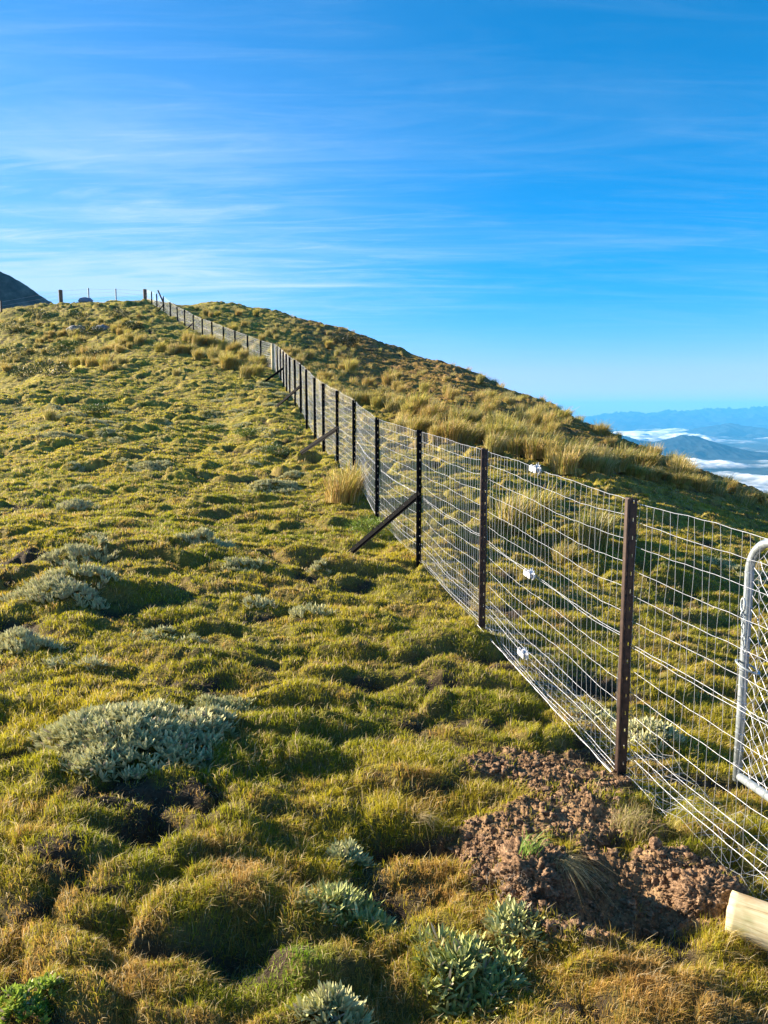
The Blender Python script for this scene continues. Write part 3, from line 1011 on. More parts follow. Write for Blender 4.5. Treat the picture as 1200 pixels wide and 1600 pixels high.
for k, (px, py, rr1) in enumerate([(28, 560, .8), (75, 588, .7), (142, 524, .7), (22, 522, .9), (60, 500, .8), (205, 515, .5), (95, 560, .7), (35, 592, .6), (120, 500, .6), (150, 562, .5)]):
    shrub(px, py, rr1 * 1.35, rr1 * .95, 'dark low bush on the bumpy knoll', 800, (.035, .052, .018), .085, 20 + k)
    bpy.context.scene.collection.objects['low_shrub' + '.%03d' % (8 + k)]['group'] = 'dark low bushes on the bumpy knoll'

# ------------------------------------------------------------------ fence
# posts: pixel x of top, y of top, pixel x of base, y of base, depth
POSTS = [
    (982, 778, 970, 1220, 3.67), (757, 700, 750, 982, 5.78), (657, 671, 650, 877, 7.95), (591, 652, 586, 812, 10.1),
    (554, 625, 551, 750, 12.3), (528, 610, 525, 727, 14.4), (506, 599, 504, 702, 16.6), (492, 590, 491, 683, 18.8),
    (479, 577, 478, 662, 20.9), (470, 569, 469, 643, 23.1), (461, 562, 460, 627, 25.3), (453, 558, 452, 618, 27.6),
    (447.5, 553, 447, 609, 29.9), (443, 549, 442.5, 602, 32.2), (438.5, 545, 438, 594, 34.5), (433.5, 541, 433, 586, 37.2)]
CORNER = (427, 537, 427, 579, 39.6)
UPPER = [(407.5, 532, 407, 572, 41.5), (387, 524, 386.5, 562, 43.4), (367, 517, 367, 551, 45.3), (349, 510, 349, 541, 47.2), (331, 503, 331, 532, 49.1),
         (316, 498, 316, 526, 51), (302, 492, 302, 520, 52.9), (288.5, 484, 288.5, 515, 54.8), (277, 479.5, 277, 508, 56.7), (266, 472, 266, 501, 58.6),
         (255.5, 463, 255.5, 493, 60.4), (245, 459, 245, 488, 62), (237, 455.5, 237, 483, 63.6)]
TOPPOST = (227, 452, 227, 480, 65.5)


def post_geo(p):
    """top and foot of a vertical post at depth p[4]"""
    t_ = at(p[0], p[1], p[4]); b_ = at(p[2], p[3], p[4])
    x = (t_.x + b_.x) / 2
    return Vector((x, p[4], t_.z)), Vector((x, p[4], b_.z))


def y_post(mb, top, bot, size=.036, thick=.0045, holes=True):
    bot = bot - Vector((0, 0, .25))
    hgt = top.z - bot.z
    for ang in (235, 355, 115):
        d = Vector((math.cos(RAD(ang)), math.sin(RAD(ang)), 0)); nrm = Vector((-d.y, d.x, 0))
        o_ = bot - nrm * thick / 2
        o_ = o_ + d * thick * .55
        if not holes or ang == 115:
            mb.box(o_, d * size, nrm * thick, Vector((0, 0, hgt)))
            continue
        h0, h1 = size * .38, size * .58
        # notch at the top between the flanges is left open, holes every 8 cm
        mb.box(o_, d * h0, nrm * thick, Vector((0, 0, hgt)))
        mb.box(o_ + d * h1, d * (size - h1), nrm * thick, Vector((0, 0, hgt - .004)))
        z = 0
        while z < hgt:
            e = min(.080, hgt - z)
            mb.box(o_ + d * h0 + Vector((0, 0, z)), d * (h1 - h0), nrm * thick * .98, Vector((0, 0, max(.002, e - .011))))
            z += .088
    # root where the flanges meet
    mb.tube([bot, bot + Vector((0, 0, hgt - .01))], thick * 1.0, 6)


ALL1 = [post_geo(p) for p in POSTS] + [post_geo(CORNER)]
ALL2 = [post_geo(CORNER)] + [post_geo(p) for p in UPPER] + [post_geo(TOPPOST)]
# the run goes on to the right of the nearest post, past the picture's edge
p0t, p0b = ALL1[0]
EXT = []
dir_e = Vector((.215, -.975, 0)).normalized()
e1 = p0b + dir_e * 2.2
EXT = [(Vector((e1.x, e1.y, p0t.z - .05)), Vector((e1.x, e1.y, p0b.z - .05)))]

fence = empty('netting_fence', ALL1[0][1])
tag(fence, 'long stock netting fence on dark steel posts climbing the hill to the crest', 'fence')
for k, (tp, bt) in enumerate(ALL1[:-1] + EXT):
    mb = MB()
    s_ = .031 if k < 6 else .034
    y_post(mb, tp, bt, s_, .0045 if k < 6 else .008, holes=(tp.y < 20))
    mb.out('post', M_steel if tp.y < 7 else M_strut, fence)
for k, (tp, bt) in enumerate(ALL2[1:-1]):
    mb = MB()
    y_post(mb, tp, bt - Vector((0, 0, .15)), .044, .012, holes=False)
    mb.out('post', M_strut, fence)


M_oldwood = noisy('weathered_timber', [(.3, (.07, .055, .04)), (.6, (.15, .12, .09)), (.8, (.22, .19, .14))], 9, .9, 0, .5, .006)


def round_post(name, tp, bt, r, parent, label=None, n=20, mat=None):
    mb = MB()
    o_ = bt - Vector((0, 0, .5))
    hh = tp.z - o_.z
    pts = [o_ + Vector((0, 0, hh * f)) for f in (0, .25, .5, .75, .985)]
    mb.tube(pts, r, n)
    b_ = len(mb.v)
    mb.tube([o_ + Vector((0, 0, hh * .985)), tp], r, n, r2=r * .93)
    ob = mb.out(name, mat or M_wood, parent, smooth=False)
    if label: ob['label'] = label
    return ob


round_post('wooden_post', *ALL1[-1], .11, fence, 'pale round wooden corner post')
round_post('wooden_post', ALL2[-1][0], ALL2[-1][1], .16, fence, 'dark round wooden post on the crest', mat=M_oldwood)


def strut(a, b_, r, parent):
    """angle iron brace from a down to b"""
    mb = MB()
    d = (b_ - a)
    s = d.normalized().cross(Vector((0, 0, 1))).normalized()
    u = s.cross(d.normalized()).normalized()
    L_ = d.length
    th = r * .22
    if L_ > .5 and a.y < 20:
        dn = d.normalized()
        mb.box(a, d, s * r, u * th)
        # upright flange with bolt holes
        mb.box(a + u * th, d, s * th, u * r * .38)
        mb.box(a + u * (th + r * .62), d, s * th, u * r * .38)
        z = 0
        while z < L_ - .01:
            e = min(.08, L_ - z)
            mb.box(a + u * (th + r * .38) + dn * z, dn * max(.002, e - .011), s * th * .98, u * r * .24)
            z += .088
        mb.box(a + s * th - u * r * .7, d, s * th * .9, u * r * .7)
    else:
        mb.box(a, d, s * r, u * th)
        mb.box(a + u * th, d, s * th, u * r)
    mb.out('strut', M_strut, parent)


def strut_px(post, pyj, fx, fy, r):
    tp, bt = post
    zj = ray(post_px(tp)[0], pyj)[1] * tp.y
    g_ = ghit(fx, fy)
    j = Vector((tp.x - .01, tp.y - .03, zj))
    d = (g_ - j).normalized()
    strut(j - d * .04, g_ + d * .08, r, fence)


def post_px(p):
    return (p.x / p.y * 1.0 * F_PX + 600, 0)


strut_px(ALL1[2], 775, 549, 866, .036)
strut_px(ALL1[5], 671, 469, 714, .045)
strut_px(ALL1[9], 605, 433, 637, .055)
strut_px(ALL1[13], 577, 416, 598, .06)


def strut_free(x0, y0, x1, y1, yy, r=.07):
    a = at(x0, y0, yy); b_ = at(x1, y1, yy - .6)
    strut(a, b_, r, fence)


strut_free(367, 537, 356, 545, 45.2)
strut_free(302, 506, 292, 515, 52.8)
strut_free(256, 477, 244, 491, 60.3)
strut_free(247, 454, 255, 472, 60.9)

ROWS = [.018, .085, .165, .25, .335, .42, .50, .512, .59, .67, .75, .83, .875, .905, .985, 1.0]


def netting(name, runs, stay, rows, r0, grow, seed):
    """a run of netting between consecutive post tops and feet"""
    r_ = random.Random(seed)
    mb = MB()
    s_acc = 0
    for i in range(len(runs) - 1):
        (t0, b0), (t1, b1) = runs[i], runs[i + 1]
        span = (Vector((t1.x, t1.y, 0)) - Vector((t0.x, t0.y, 0)))
        length = span.length
        dn = span.normalized(); side = Vector((-dn.y, dn.x, 0))
        dist = (t0.y + t1.y) / 2
        rad = r0 + grow * dist
        near = dist < 12
        nseg = 22 if dist < 9 else (8 if dist < 20 else 3)
        ph = [r_.uniform(0, 6.28) for _ in rows]
        amp = [r_.uniform(.001, .0045) for _ in rows]
        sag = [r_.uniform(.0, .02) for _ in rows]

        def pt(f, fr, j=None):
            T_ = t0.lerp(t1, f); B_ = b0.lerp(b1, f)
            # foot of the netting follows the ground loosely
            z = T_.z + (B_.z - T_.z) * fr
            if j is not None and near:
                z += amp[j] * math.sin(f * 17 + ph[j]) + .0022 * math.sin(f * 61 + ph[j]) - sag[j] * math.sin(math.pi * f)
                z += .028 * math.exp(-f * 9) * (1 if 0 < j < 12 else 0)
            q_ = Vector((T_.x, T_.y, z)) + side * (-.034 - .010 * math.sin(f * 9 + fr * 5 + i))
            return q_
        for j, fr in enumerate(rows):
            heavy = j in (0, 6, 7, 13, 15)
            pts = [pt(k / nseg, fr, j) for k in range(nseg + 1)]
            mb.tube(pts, rad * (1.12 if heavy else 1.0), 4 if near else 3, cap=False)
        ns = max(2, int(length / (stay * (1 if dist < 13 else (1.4 if dist < 21 else 1.9)))))
        for k in range(ns):
            f = (k + .5) / ns
            ff = f + r_.uniform(-.1, .1) / ns
            if near:
                pts = []
                for j, fr in enumerate(rows):
                    q_ = pt(min(max(ff + .12 * math.sin(k * 2.1 + j * 1.3) / ns, 0), 1), fr, j)
                    pts.append(q_ + side * .002)
            else:
                pts = [pt(ff, fr) for fr in (0, .25, .5, .75, 1.0)]
            mb.tube(pts, rad * .62, 4 if near else 3, cap=False)
    return mb


net = netting('netting', EXT + ALL1, .060, ROWS, .0011, .00001, 3)
# loose twisted bottom wires and clips along the nearest span
r_ = random.Random(5)
for (A, B) in ((ALL1[0], ALL1[1]),):
    dd_ = (B[1] - A[1]).normalized(); sd_ = Vector((-dd_.y, dd_.x, 0))
    for q_ in range(2):
        pts = []
        for k in range(40):
            f = k / 39
            T_ = A[1].lerp(B[1], f) + sd_ * .028
            pts.append(T_ + Vector((r_.uniform(-.003, .003), r_.uniform(-.003, .003), .030 + .003 * math.sin(k * 1.3 + q_ * 2))))
        net.tube(pts, .0013, 4, cap=False)
net.out('netting', M_wire, fence)
net2 = netting('netting', ALL2, .075, ROWS, .0018, .00001, 9)
net2.out('netting', M_wire, fence)

# ground apron of finer mesh lying on the far side of the nearest spans
ap = MB()
for (A, B) in ((EXT[0], ALL1[0]), (ALL1[0], ALL1[1]), (ALL1[1], ALL1[2])):
    dn = (B[1] - A[1]); dn.z = 0; ln_ = dn.length; dn.normalize()
    side = Vector((dn.y, -dn.x, 0))
    if side.x < 0: side = -side
    nx_ = int(ln_ / .05)

    def ap_pt(f, s_):
        q_ = A[1].lerp(B[1], f) + side * (s_ + .012)
        return Vector((q_.x, q_.y, max(Hs(q_.x, q_.y) + .035, q_.z * (1 - min(1, s_ / .25)) + (Hs(q_.x, q_.y) + .03) * min(1, s_ / .25))))
    grid = [[ap_pt(k / nx_, s_ * .05) for s_ in range(8)] for k in range(nx_ + 1)]
    for k in range(nx_ + 1):
        ap.tube(grid[k], .0007, 3, cap=False)
    for s_ in range(8):
        ap.tube([grid[k][s_] for k in range(0, nx_ + 1, 2)], .0008, 3, cap=False)
ap.out('ground_apron', M_wire, fence)


# wire strainers on the span between the first and second post
def strainer(px, py):
    (t0, b0), (t1, b1) = ALL1[0], ALL1[1]
    a, c_ = ray(px, py)
    # intersection of the ray with the vertical plane of the span
    d = t1 - t0
    yy = (t0.x * d.y - t0.y * d.x) / (a * d.y - d.x)
    p = Vector((a * yy, yy, c_ * yy))
    dn = Vector((d.x, d.y, ((t1.z - t0.z) + (b1.z - b0.z)) / 2)).normalized()
    n_ = Vector((-dn.y, dn.x, 0)).normalized()
    if n_.y > 0: n_ = -n_
    u = n_.cross(dn).normalized()
    if u.z < 0: u = -u
    mb = MB()
    # two cheek plates
    for s_ in (-0.01950, 0.01500):
        mb.box(p + n_ * s_ - dn * 0.05250 - u * 0.01650, dn * 0.10500, n_ * 0.00450, u * 0.03300)
    # toothed spool between them
    for k in range(8):
        a1 = k * math.pi / 4
        d1 = dn * math.cos(a1) + u * math.sin(a1)
        mb.box(p - n_ * 0.02400 + d1 * 0.01200 - u * 0.00450, d1 * 0.02700, n_ * 0.00600, u * 0.00900)
    mb.tube([p - n_ * 0.03000, p + n_ * 0.02400], 0.01650, 10)
    ob = mb.out('wire_strainer', M_cast, fence)
    lp = MB()
    for sgn in (-1, 1):
        ring = [p + dn * (sgn * 0.05800 + 0.02030 * math.cos(k * math.pi / 5)) + u * 0.01885 * math.sin(k * math.pi / 5) for k in range(11)]
        lp.tube(ring, 0.00406, 5, cap=False)
    for k in range(3):
        c0 = p - n_ * (0.00725 - 0.00580 * k)
        ring = [c0 + dn * 0.02320 * math.cos(q * math.pi / 6) + u * 0.02320 * math.sin(q * math.pi / 6) for q in range(13)]
        lp.tube(ring, 0.00319, 5, cap=False)
    l_ = lp.out('wire_loop', M_wire, None)
    l_.parent = ob
    
    return ob


strainer(836, 733)
strainer(827, 897)
strainer(817, 1021)

# crest fence at the far left
pA = (95, 453, 95, 478, 66.0); pB = (138, 450, 139, 474, 66.0); pC = (181, 451, 181, 467, 66.0); pD = (2, 470, 2, 494, 63.0)
cf = empty('wire_fence', post_geo(pA)[1])
tag(cf, 'thin plain wire fence along the crest at upper left with one thick wooden post', 'fence')
round_post('wooden_post', *post_geo(pA), .16, cf, mat=M_oldwood)
for p in (pB, pC):
    mb = MB(); y_post(mb, *post_geo(p), .05, .02, False); mb.out('post', M_galv, cf)
mb = MB(); y_post(mb, *post_geo(pD), .05, .03, False); mb.out('post', M_steel, cf)
mb = MB()
seq = [post_geo(p) for p in (pD, pA, pB, pC, TOPPOST)]
for f in (.08, .35, .6, .85):
    mb.tube([t_.lerp(b_, f) for (t_, b_) in seq], .006, 3, cap=False)
mb.out('wire', M_wire, cf)

# ------------------------------------------------------------------ gate
gate = empty('pipe_gate', (1.45, 3.2, -1.76))
tag(gate, 'galvanised pipe gate with rounded top corners and chain link mesh, behind the netting at right', 'gate')
gd = Vector((.2, -.98, 0)).normalized()
G0 = at(1152, 1215, 3.16)
G1z = at(1152, 842, 3.16).z + .005
gate.location = (G0.x, G0.y, G0.z - .02)
GL = 1.25
gh = G1z - G0.z
zv = Vector((0, 0, 1))


def arc(c, a0, a1, r, n=9):
    return [c + gd * r * math.cos(a0 + (a1 - a0) * k / n) + zv * r * math.sin(a0 + (a1 - a0) * k / n) for k in range(n + 1)]


rc = .14
path = [G0 + zv * -.012, G0 + zv * .3, G0 + zv * (gh - rc - .1)] + arc(G0 + gd * rc + zv * (gh - rc), math.pi, math.pi / 2, rc) + [G0 + gd * GL * .5 + zv * gh] + \
    arc(G0 + gd * (GL - rc) + zv * (gh - rc), math.pi / 2, 0, rc) + [G0 + gd * GL + zv * .3, G0 + gd * GL]
mb = MB()
mb.tube(path, .0185, 18)
mb.out('pipe_frame', M_galv, gate, smooth=True)
mb = MB()
mb.tube([G0 + zv * .012 + gd * .016, G0 + zv * .012 + gd * (GL - .016)], .0175, 18)
mb.out('bottom_rail', M_galv, gate, smooth=True)
# weld bead / inner edge bar
mb = MB()
sn = Vector((gd.y, -gd.x, 0))
ds = .052; dh = .060
nx_ = int(GL / ds)
mesh_o = G0 - sn * .004


def clip(u_, v_):
    # inside the rounded frame?
    if u_ < .005 or u_ > GL - .005 or v_ < .01 or v_ > gh - .005: return False
    if v_ > gh - rc:
        for cu in (rc, GL - rc):
            if (u_ < rc and cu == rc) or (u_ > GL - rc and cu != rc):
                return math.hypot(u_ - cu, v_ - (gh - rc)) < rc - .004
    return True


for sgn in (1, -1):
    for k in range(-30, 60):
        seg = []
        for m_ in range(0, 60):
            v_ = m_ * dh / 2
            u_ = k * ds + sgn * m_ * ds / 2 * 1.0
            wob = .005 * math.sin(k * 1.7 + m_ * 2.3)
            if clip(u_, v_):
                seg.append(mesh_o + gd * (u_ + wob) + zv * v_ + sn * (.0025 * (-1) ** m_ * sgn))
            else:
                if len(seg) > 1: mb.tube(seg, .0013, 4, cap=False)
                seg = []
        if len(seg) > 1: mb.tube(seg, .0013, 4, cap=False)
# lacing wire wound round the stile
for k in range(0, 14):
    z0 = .06 + k * .07
    if z0 > gh - rc: break
    ring = [G0 + zv * (z0 + .006 * math.sin(q)) + gd * .0205 * math.cos(q) + sn * .0205 * math.sin(q) for q in [i * .7 for i in range(10)]]
    mb.tube(ring, .0012, 4, cap=False)
mb.out('chain_link_mesh', M_wire, gate)
# eye bolt, chain and ring
mb = MB()
ez = at(1161, 945, 3.12)
ring = [ez + gd * .012 * math.cos(q * .63) + zv * .028 * math.sin(q * .63) for q in range(11)]
mb.tube(ring, .0045, 8, cap=False)
mb.tube([ez - zv * .028, ez - zv * .05 - gd * .01, G0 * 1 + zv * (ez.z - G0.z - .05)], .0045, 8)
mb.out('eye_bolt', M_galv, gate, smooth=True)
mb = MB()
top = ez - zv * .028
for k in range(7):
    c0 = top - zv * (.012 + k * .024) + gd * (.004 * k)
    ax_ = gd if k % 2 else sn
    ring = [c0 + ax_ * .007 * math.cos(q * .785) + zv * .016 * math.sin(q * .785) for q in range(9)]
    mb.tube(ring, .0025, 6, cap=False)
mb.out('chain', M_galv, gate, smooth=True)
mb = MB()
rcn = at(1168, 1042, 3.12)
ring = [rcn + gd * .055 * math.cos(q * .35) + sn * .04 * math.sin(q * .35) + zv * (.012 * math.sin(q * .35) - .012 * math.cos(q * .35)) for q in range(19)]
mb.tube(ring, .0045, 8, cap=False)
mb.out('latch_ring', M_galv, gate, smooth=True)


# ------------------------------------------------------------------ soil lumps, turf clod, lying post
def lump(name, c, rx, ry, rz, seed, mat, sub=5, rough=.35, freq=2.2):
    import bmesh
    bm = bmesh.new()
    bmesh.ops.create_icosphere(bm, subdivisions=sub, radius=1)
    off = Vector((seed * 13.1, seed * 7.7, seed * 3.3))
    for v in bm.verts:
        n_ = mn.fractal(v.co * freq + off, .7, 2.1, 4)
        n2_ = abs(mn.noise(v.co * freq * 4 + off))
        n3_ = mn.noise(v.co * freq * 11 + off)
        k = 1 + rough * n_ + .22 * n2_ + .13 * n3_
        v.co = Vector((v.co.x * rx * k, v.co.y * ry * k, v.co.z * rz * k))
    me = bpy.data.meshes.new(name)
    bm.to_mesh(me); bm.free()
    me.materials.append(mat)
    me.polygons.foreach_set('use_smooth', [True] * len(me.polygons))
    o_ = bpy.data.objects.new(name, me)
    C.objects.link(o_)
    o_.location = c
    return o_


def tuft(parent, origin, n, length, spread, dirv, cols, seed, name='grass_tuft', mat=None, wdt=.0025):
    r = np.random.default_rng(seed)
    P0 = np.tile(np.array(origin), (n, 1)) + r.normal(0, spread, (n, 3)) * np.array([1, 1, .4])
    lean = np.tile(np.array(dirv), (n, 1)) + r.normal(0, .45, (n, 3)) * np.array([1, 1, .3])
    h = length * (.5 + .7 * r.random(n))
    k = r.integers(0, len(cols), n)
    col = np.array(cols)[k] * (.75 + .5 * r.random(n))[:, None]
    up = np.tile(np.array([[0, 0, 1.0]]), (n, 1))
    V, Q, T, cc = blades(P0, up * .8, lean, h, np.full(n, wdt), r.random(n) * 3.14, col, 4, .8)
    o_ = build(name, V, Q, T, mat or M_tus, cc, smooth=False)
    if parent:
        o_.parent = parent
        o_.matrix_parent_inverse = Matrix.Translation(-parent.location)
    return o_


pc = ghit(835, 1395)
clod = empty('turf_clod', pc)
tag(clod, 'overturned turf clod with roots and hanging straw at the left edge of the dug hole', 'clod')
o_ = lump('soil_body', pc + Vector((0.02, .06, .02)), .135, .12, .115, 3, M_soil, 6, .32, 2.4)
o_.parent = clod; o_.matrix_parent_inverse = Matrix.Translation(-pc)
STRAW = [(.50, .40, .22), (.42, .32, .14), (.30, .24, .09)]
tuft(clod, pc + Vector((.11, .02, .10)), 130, .17, .022, (.9, -.55, -1.25), STRAW, 21, 'hanging_straw', wdt=.0022)
tuft(clod, pc + Vector((-.02, .04, .13)), 60, .11, .02, (.5, -.1, .2), [(.16, .28, .04), (.25, .32, .06)], 22, 'grass_sprig', wdt=.003)
tuft(clod, pc + Vector((-.10, -.02, .06)), 120, .07, .05, (-.2, -.6, -.2), [(.35, .30, .25), (.25, .2, .14)], 23, 'root_mat', wdt=.002)

pl_ = ghit(1095, 1425)
o_ = lump('soil_lump', pl_ + Vector((.035, .02, .045)), .115, .085, .08, 5, M_soil, 6, .28, 2.6)
tag(o_, 'rough brown soil lump against the end of the lying wooden post', 'soil lump')
ps = ghit(1024, 1322)
o_ = lump('small_stone', ps + Vector((0, 0, .012)), .024, .022, .022, 6, M_soil, 4, .15)
tag(o_, 'small round earthy stone on the dug soil below the straw clump', 'stone')
ps = ghit(985, 1290)
o_ = tuft(None, ps + Vector((0, 0, -.01)), 340, .13, .035, (.15, -.05, -.1), STRAW + [(.34, .33, .08)], 31, 'straw_tuft', wdt=.0024)
tag(o_, 'pale straw clump growing against the netting at the edge of the dug soil', 'grass clump')
ps = ghit(650, 1290)
o_ = tuft(None, ps + Vector((.02, 0, .02)), 70, .13, .012, (.5, -.7, -.6), STRAW, 33, 'dead_grass_tuft', wdt=.0022)
tag(o_, 'dead pale grass tuft hanging over the dark hollow left of the dug soil', 'grass clump')
ps = ghit(570, 1285)


# soil crumbs
def crumbs():
    base = []
    import bmesh
    bm = bmesh.new(); bmesh.ops.create_icosphere(bm, subdivisions=2, radius=1)
    vb = np.array([v.co[:] for v in bm.verts]); fb = np.array([[v.index for v in f.verts] for f in bm.faces]); bm.free()
    Vs, Ts = [], []
    off = 0
    n = 0
    while n < 7500:
        k = random.choice(SOILC)
        x = random.gauss(k[0], k[2] * .8); y = random.gauss(k[1], k[3] * .8)
        if soil_mask(np.array([x]), np.array([y]))[0] < random.uniform(.02, .6): continue
        s = min(.015, .0019 * math.exp(abs(random.gauss(0, .85))))
        jit = 1 + .5 * np.sin(vb * random.uniform(3, 6) + random.random() * 6).sum(1) / 1.6
        sc_ = np.array([s * random.uniform(.8, 1.3), s * random.uniform(.8, 1.3), s * random.uniform(.6, 1.0)])
        v = vb * jit[:, None] * sc_ + np.array([x, y, Hs(x, y) + s * .35])
        Vs.append(v); Ts.append(fb + off); off += len(vb); n += 1
    o_ = build('loose_soil', np.concatenate(Vs), None, np.concatenate(Ts), M_soil)
    tag(o_, 'loose brown crumbs of dug soil at the foot of the fence', 'soil', kind='stuff')


crumbs()

# dry litter: dead straws lying on bare soil and peat
NL = 5200
lx = rng.uniform(-1.6, 1.6, NL * 6); ly_ = rng.uniform(1.7, 5.5, NL * 6)
mk = (soil_mask(lx, ly_) * .55 + pit_mask(lx, ly_)) > rng.random(NL * 6) * 1.6
lx, ly_ = lx[mk][:NL], ly_[mk][:NL]
n_ = len(lx)
la = rng.random(n_) * 6.28
V, Q, T, cc = blades(np.stack([lx, ly_, H(lx, ly_) + .003], 1), np.tile(np.array([[0, 0, .35]]), (n_, 1)), np.stack([np.cos(la), np.sin(la), -.1 * np.ones(n_)], 1) * 1.4,
                     rng.uniform(.015, .055, n_), np.full(n_, .0018), la + 1.57, np.array([.42, .33, .2]) * rng.uniform(.35, 1.2, (n_, 1)), 2, .8)
li = build('dry_litter', V, Q, T, M_tus, cc, smooth=False)
tag(li, 'dead straws and roots strewn on the bare soil', 'litter', kind='stuff')

# lying post
a_ = at(1147, 1436, 2.56); gz_ = Hs(a_.x, a_.y)
d_ = Vector((.80, -.52, -.035)).normalized()
lr = .078
c0 = Vector((a_.x - .015, a_.y + .01, a_.z + .015))
mb = MB()
L0 = 1.5
mb.tube([Vector((0, 0, L0 * k / 60)) for k in range(61)], lr, 40)
for k_, v_ in enumerate(mb.v):
    a0_ = math.atan2(v_.y, v_.x)
    f_ = 1 + .035 * mn.noise(Vector((v_.x * 14, v_.y * 14, v_.z * 1.2))) + .02 * mn.noise(Vector((math.cos(a0_) * 9, math.sin(a0_) * 9, v_.z * .6)))
    mb.v[k_] = Vector((v_.x * f_, v_.y * f_, v_.z + (.006 * mn.noise(v_ * 40) if v_.z < .01 else 0)))
lp = mb.out('lying_post', M_wood, None, smooth=False)
lp.location = c0
lp.rotation_mode = 'QUATERNION'
lp.rotation_quaternion = d_.to_track_quat('Z', 'Y')
for pgl in lp.data.polygons:
    pgl.use_smooth = len(pgl.vertices) == 4
tag(lp, 'round treated pine post lying on the ground in the bottom right corner', 'wooden post')

# rocks on the knoll
for (px, py, s, lb) in ((122, 519, .75, 'left grey boulder on the bumpy knoll'), (160, 516, .55, 'right grey boulder on the bumpy knoll'), (246, 541, .22, 'small grey stone at the top of the turf slope')):
    p = ghit(px, py)
    o_ = lump('boulder', p + Vector((0, 0, s * .1)), s, s * .7, s * .45, int(px), M_rock, 4, .25, 1.3)
    tag(o_, lb, 'boulder')
p = post_geo(pB)[1]
o_ = lump('tarp_bundle', p + Vector((-.1, -.5, .12)), .55, .4, .28, 77, M_tin, 4, .15, 1.2)
tag(o_, 'blue grey bundle on the crest at the foot of the thin steel post', 'bundle')


# ------------------------------------------------------------------ far terrain
def ridge_terrain(name, D, outline, base_z, half, mat, amp, fr, seed, x0=None, x1=None, nx=420, ny=60, back=None):
    """a mountain range whose crest runs at distance D; outline gives its crest height by bearing"""
    ox = [ray(p[0], p[1])[0] * D for p in outline]; oz = [ray(p[0], p[1])[1] * D for p in outline]
    x0 = x0 if x0 is not None else ox[0]; x1 = x1 if x1 is not None else ox[-1]
    xs = np.linspace(x0, x1, nx); vs = np.linspace(-1, 1, ny)
    xg, vg = np.meshgrid(xs, vs)
    crest = np.interp(xg, ox, oz)
    yg = D + vg * half * (1 + .15 * np.sin(xg / half * 2.1))
    prof = np.maximum(0, 1 - np.abs(vg)) ** 1.15
    rid = 1 - np.abs(fbm(xg * fr, yg * fr, seed, 5, .55)) * 2
    z = base_z + (crest - base_z) * prof + amp * (rid - .75) * (.15 + np.minimum(1, np.abs(vg) * 3))  * np.minimum(1, (1 - np.abs(vg)) * 5)
    z += amp * .22 * fbm(xg * fr * 5, yg * fr * 5, seed + 9, 4, .6) * (1 - np.abs(vg))
    z += amp * (.95 if D > 20000 else .25) * (np.abs(fbm(xg * fr * 6, yg * fr * 6, seed + 19, 4, .6)) - .25) * (1 - np.abs(vg))
    I, J = np.meshgrid(np.arange(ny - 1), np.arange(nx - 1), indexing='ij')
    q_ = np.stack([I * nx + J, I * nx + J + 1, (I + 1) * nx + J + 1, (I + 1) * nx + J], -1).reshape(-1, 4)
    o_ = build(name, np.stack([xg.ravel(), yg.ravel(), z.ravel()], 1), quads=q_, mat=mat)
    tag(o_, kind='structure')
    return o_


ridge_terrain('left_peak', 420, [(-900, 500), (-450, 250), (-200, 320), (0, 416), (50, 444), (92, 474), (160, 520), (260, 560)], -110, 230, M_hill, 5, .02, 51, nx=260, ny=90)
ridge_terrain('left_spur', 250, [(-500, 470), (-100, 468), (0, 474), (40, 470), (75, 468), (100, 492), (160, 560)], -100, 130, M_hill, 3.0, .04, 55, nx=260, ny=80)
ridge_terrain('far_range', 26000, [(-200, 655), (500, 652), (800, 655), (890, 652), (905, 651), (960, 645), (985, 642), (1010, 645), (1040, 641), (1070, 642), (1100, 638), (1150, 638), (1200, 635), (1300, 633), (1700, 640)], -420, 5500, M_mtn, 260, .00055, 61, nx=700, ny=90)
ridge_terrain('middle_range', 17000, [(900, 712), (1000, 700), (1060, 680), (1100, 668), (1140, 661), (1170, 666), (1200, 676), (1260, 668), (1350, 690), (1500, 720)], -440, 2600, M_mtn, 160, .001, 71, nx=360, ny=60)
ridge_terrain('front_hill', 9000, [(880, 724), (925, 700), (958, 676), (975, 680), (1000, 688), (1020, 690), (1045, 685), (1065, 679), (1085, 680), (1110, 688), (1140, 698), (1165, 704), (1180, 712), (1230, 724)], -440, 1100, M_mtn, 45, .0022, 81, nx=360, ny=60)
# valley floor to the horizon
vs_ = np.array([[-60000, 300, -440], [60000, 300, -440], [60000, 60000, -440], [-60000, 60000, -440], [-60000, -30000, -440], [60000, -30000, -440]])
vf = build('valley_floor', vs_, quads=[[0, 1, 2, 3], [4, 5, 1, 0]], mat=M_valley, smooth=False)
tag(vf, kind='structure')

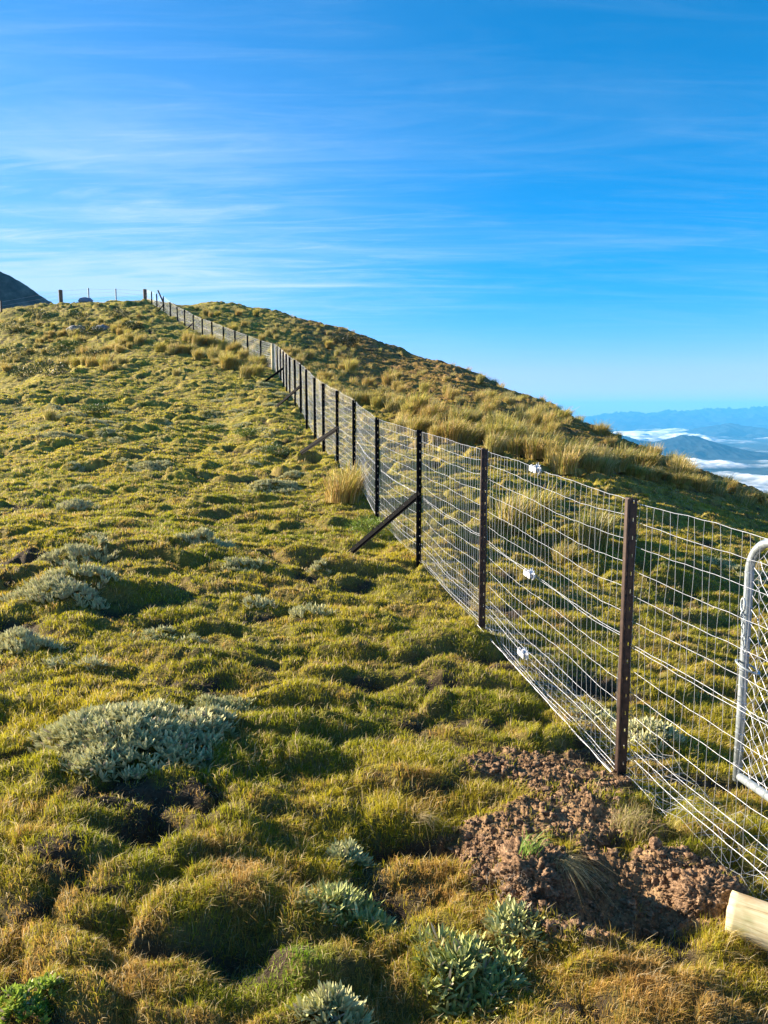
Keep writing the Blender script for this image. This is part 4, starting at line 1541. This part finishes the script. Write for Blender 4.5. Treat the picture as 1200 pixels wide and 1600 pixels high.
# valley fog: a lumpy sheet of low cloud with thin gaps
M_fog, t, b, o = mat_new('valley_cloud')
b.inputs['Base Color'].default_value = (.88, .89, .90, 1)
b.inputs['Roughness'].default_value = 1
b.inputs['Specular IOR Level'].default_value = 0
af = t.nodes.new('ShaderNodeAttribute'); af.attribute_name = 'dens'
tr = t.nodes.new('ShaderNodeBsdfTransparent'); mx = t.nodes.new('ShaderNodeMixShader')
t.links.new(af.outputs['Fac'], mx.inputs[0]); t.links.new(tr.outputs[0], mx.inputs[1]); t.links.new(b.outputs[0], mx.inputs[2])
t.links.new(mx.outputs[0], o.inputs['Surface'])
nx, ny = 420, 420
us = np.linspace(.05, .75, nx); ys = np.geomspace(3200, 21000, ny)
ug, yg = np.meshgrid(us, ys); xg = ug * yg
f1 = fbm(xg / 2600, yg / 3400, 901, 6, .6)
f2 = fbm(xg / 700, yg / 800, 911, 5, .6)
bank = sstep(5600, 6800, yg) * sstep(8200, 7400, yg) * .30 + sstep(10500, 12500, yg) * sstep(16000, 13500, yg) * .22
dens = np.clip((f1 * .9 + f2 * .35 + bank - .09) * 3.2, 0, 1)
zf = -425 + dens * 40 + np.maximum(0, f2) * 22 * dens + sstep(10500, 13000, yg) * (40 + 120 * np.maximum(0, f1))
I, J = np.meshgrid(np.arange(ny - 1), np.arange(nx - 1), indexing='ij')
q = np.stack([I * nx + J, I * nx + J + 1, (I + 1) * nx + J + 1, (I + 1) * nx + J], -1).reshape(-1, 4)
fo = build('valley_fog', np.stack([xg.ravel(), yg.ravel(), zf.ravel()], 1), quads=q, mat=M_fog, extra={'dens': dens.ravel()})
tag(fo, 'white low cloud lying in the valley between the blue hills', 'fog', kind='stuff')

# haze
hz = MB()
hz.box(Vector((-42000, -3000, -441.5)), Vector((84000, 0, 0)), Vector((0, 45000, 0)), Vector((0, 0, 441.5 + 700)))
M_haze = bpy.data.materials.new('air_haze'); M_haze.use_nodes = True
t = M_haze.node_tree; t.nodes.clear()
pv = t.nodes.new('ShaderNodeVolumePrincipled'); ou = t.nodes.new('ShaderNodeOutputMaterial')
pv.inputs['Color'].default_value = (.10, .50, 1.0, 1)
pv.inputs['Density'].default_value = 5.0e-5
pv.inputs['Anisotropy'].default_value = 0.0
t.links.new(pv.outputs[0], ou.inputs['Volume'])
h_ = hz.out('haze', M_haze)
tag(h_, kind='stuff')
print('verts', sum(len(m.vertices) for m in bpy.data.meshes))
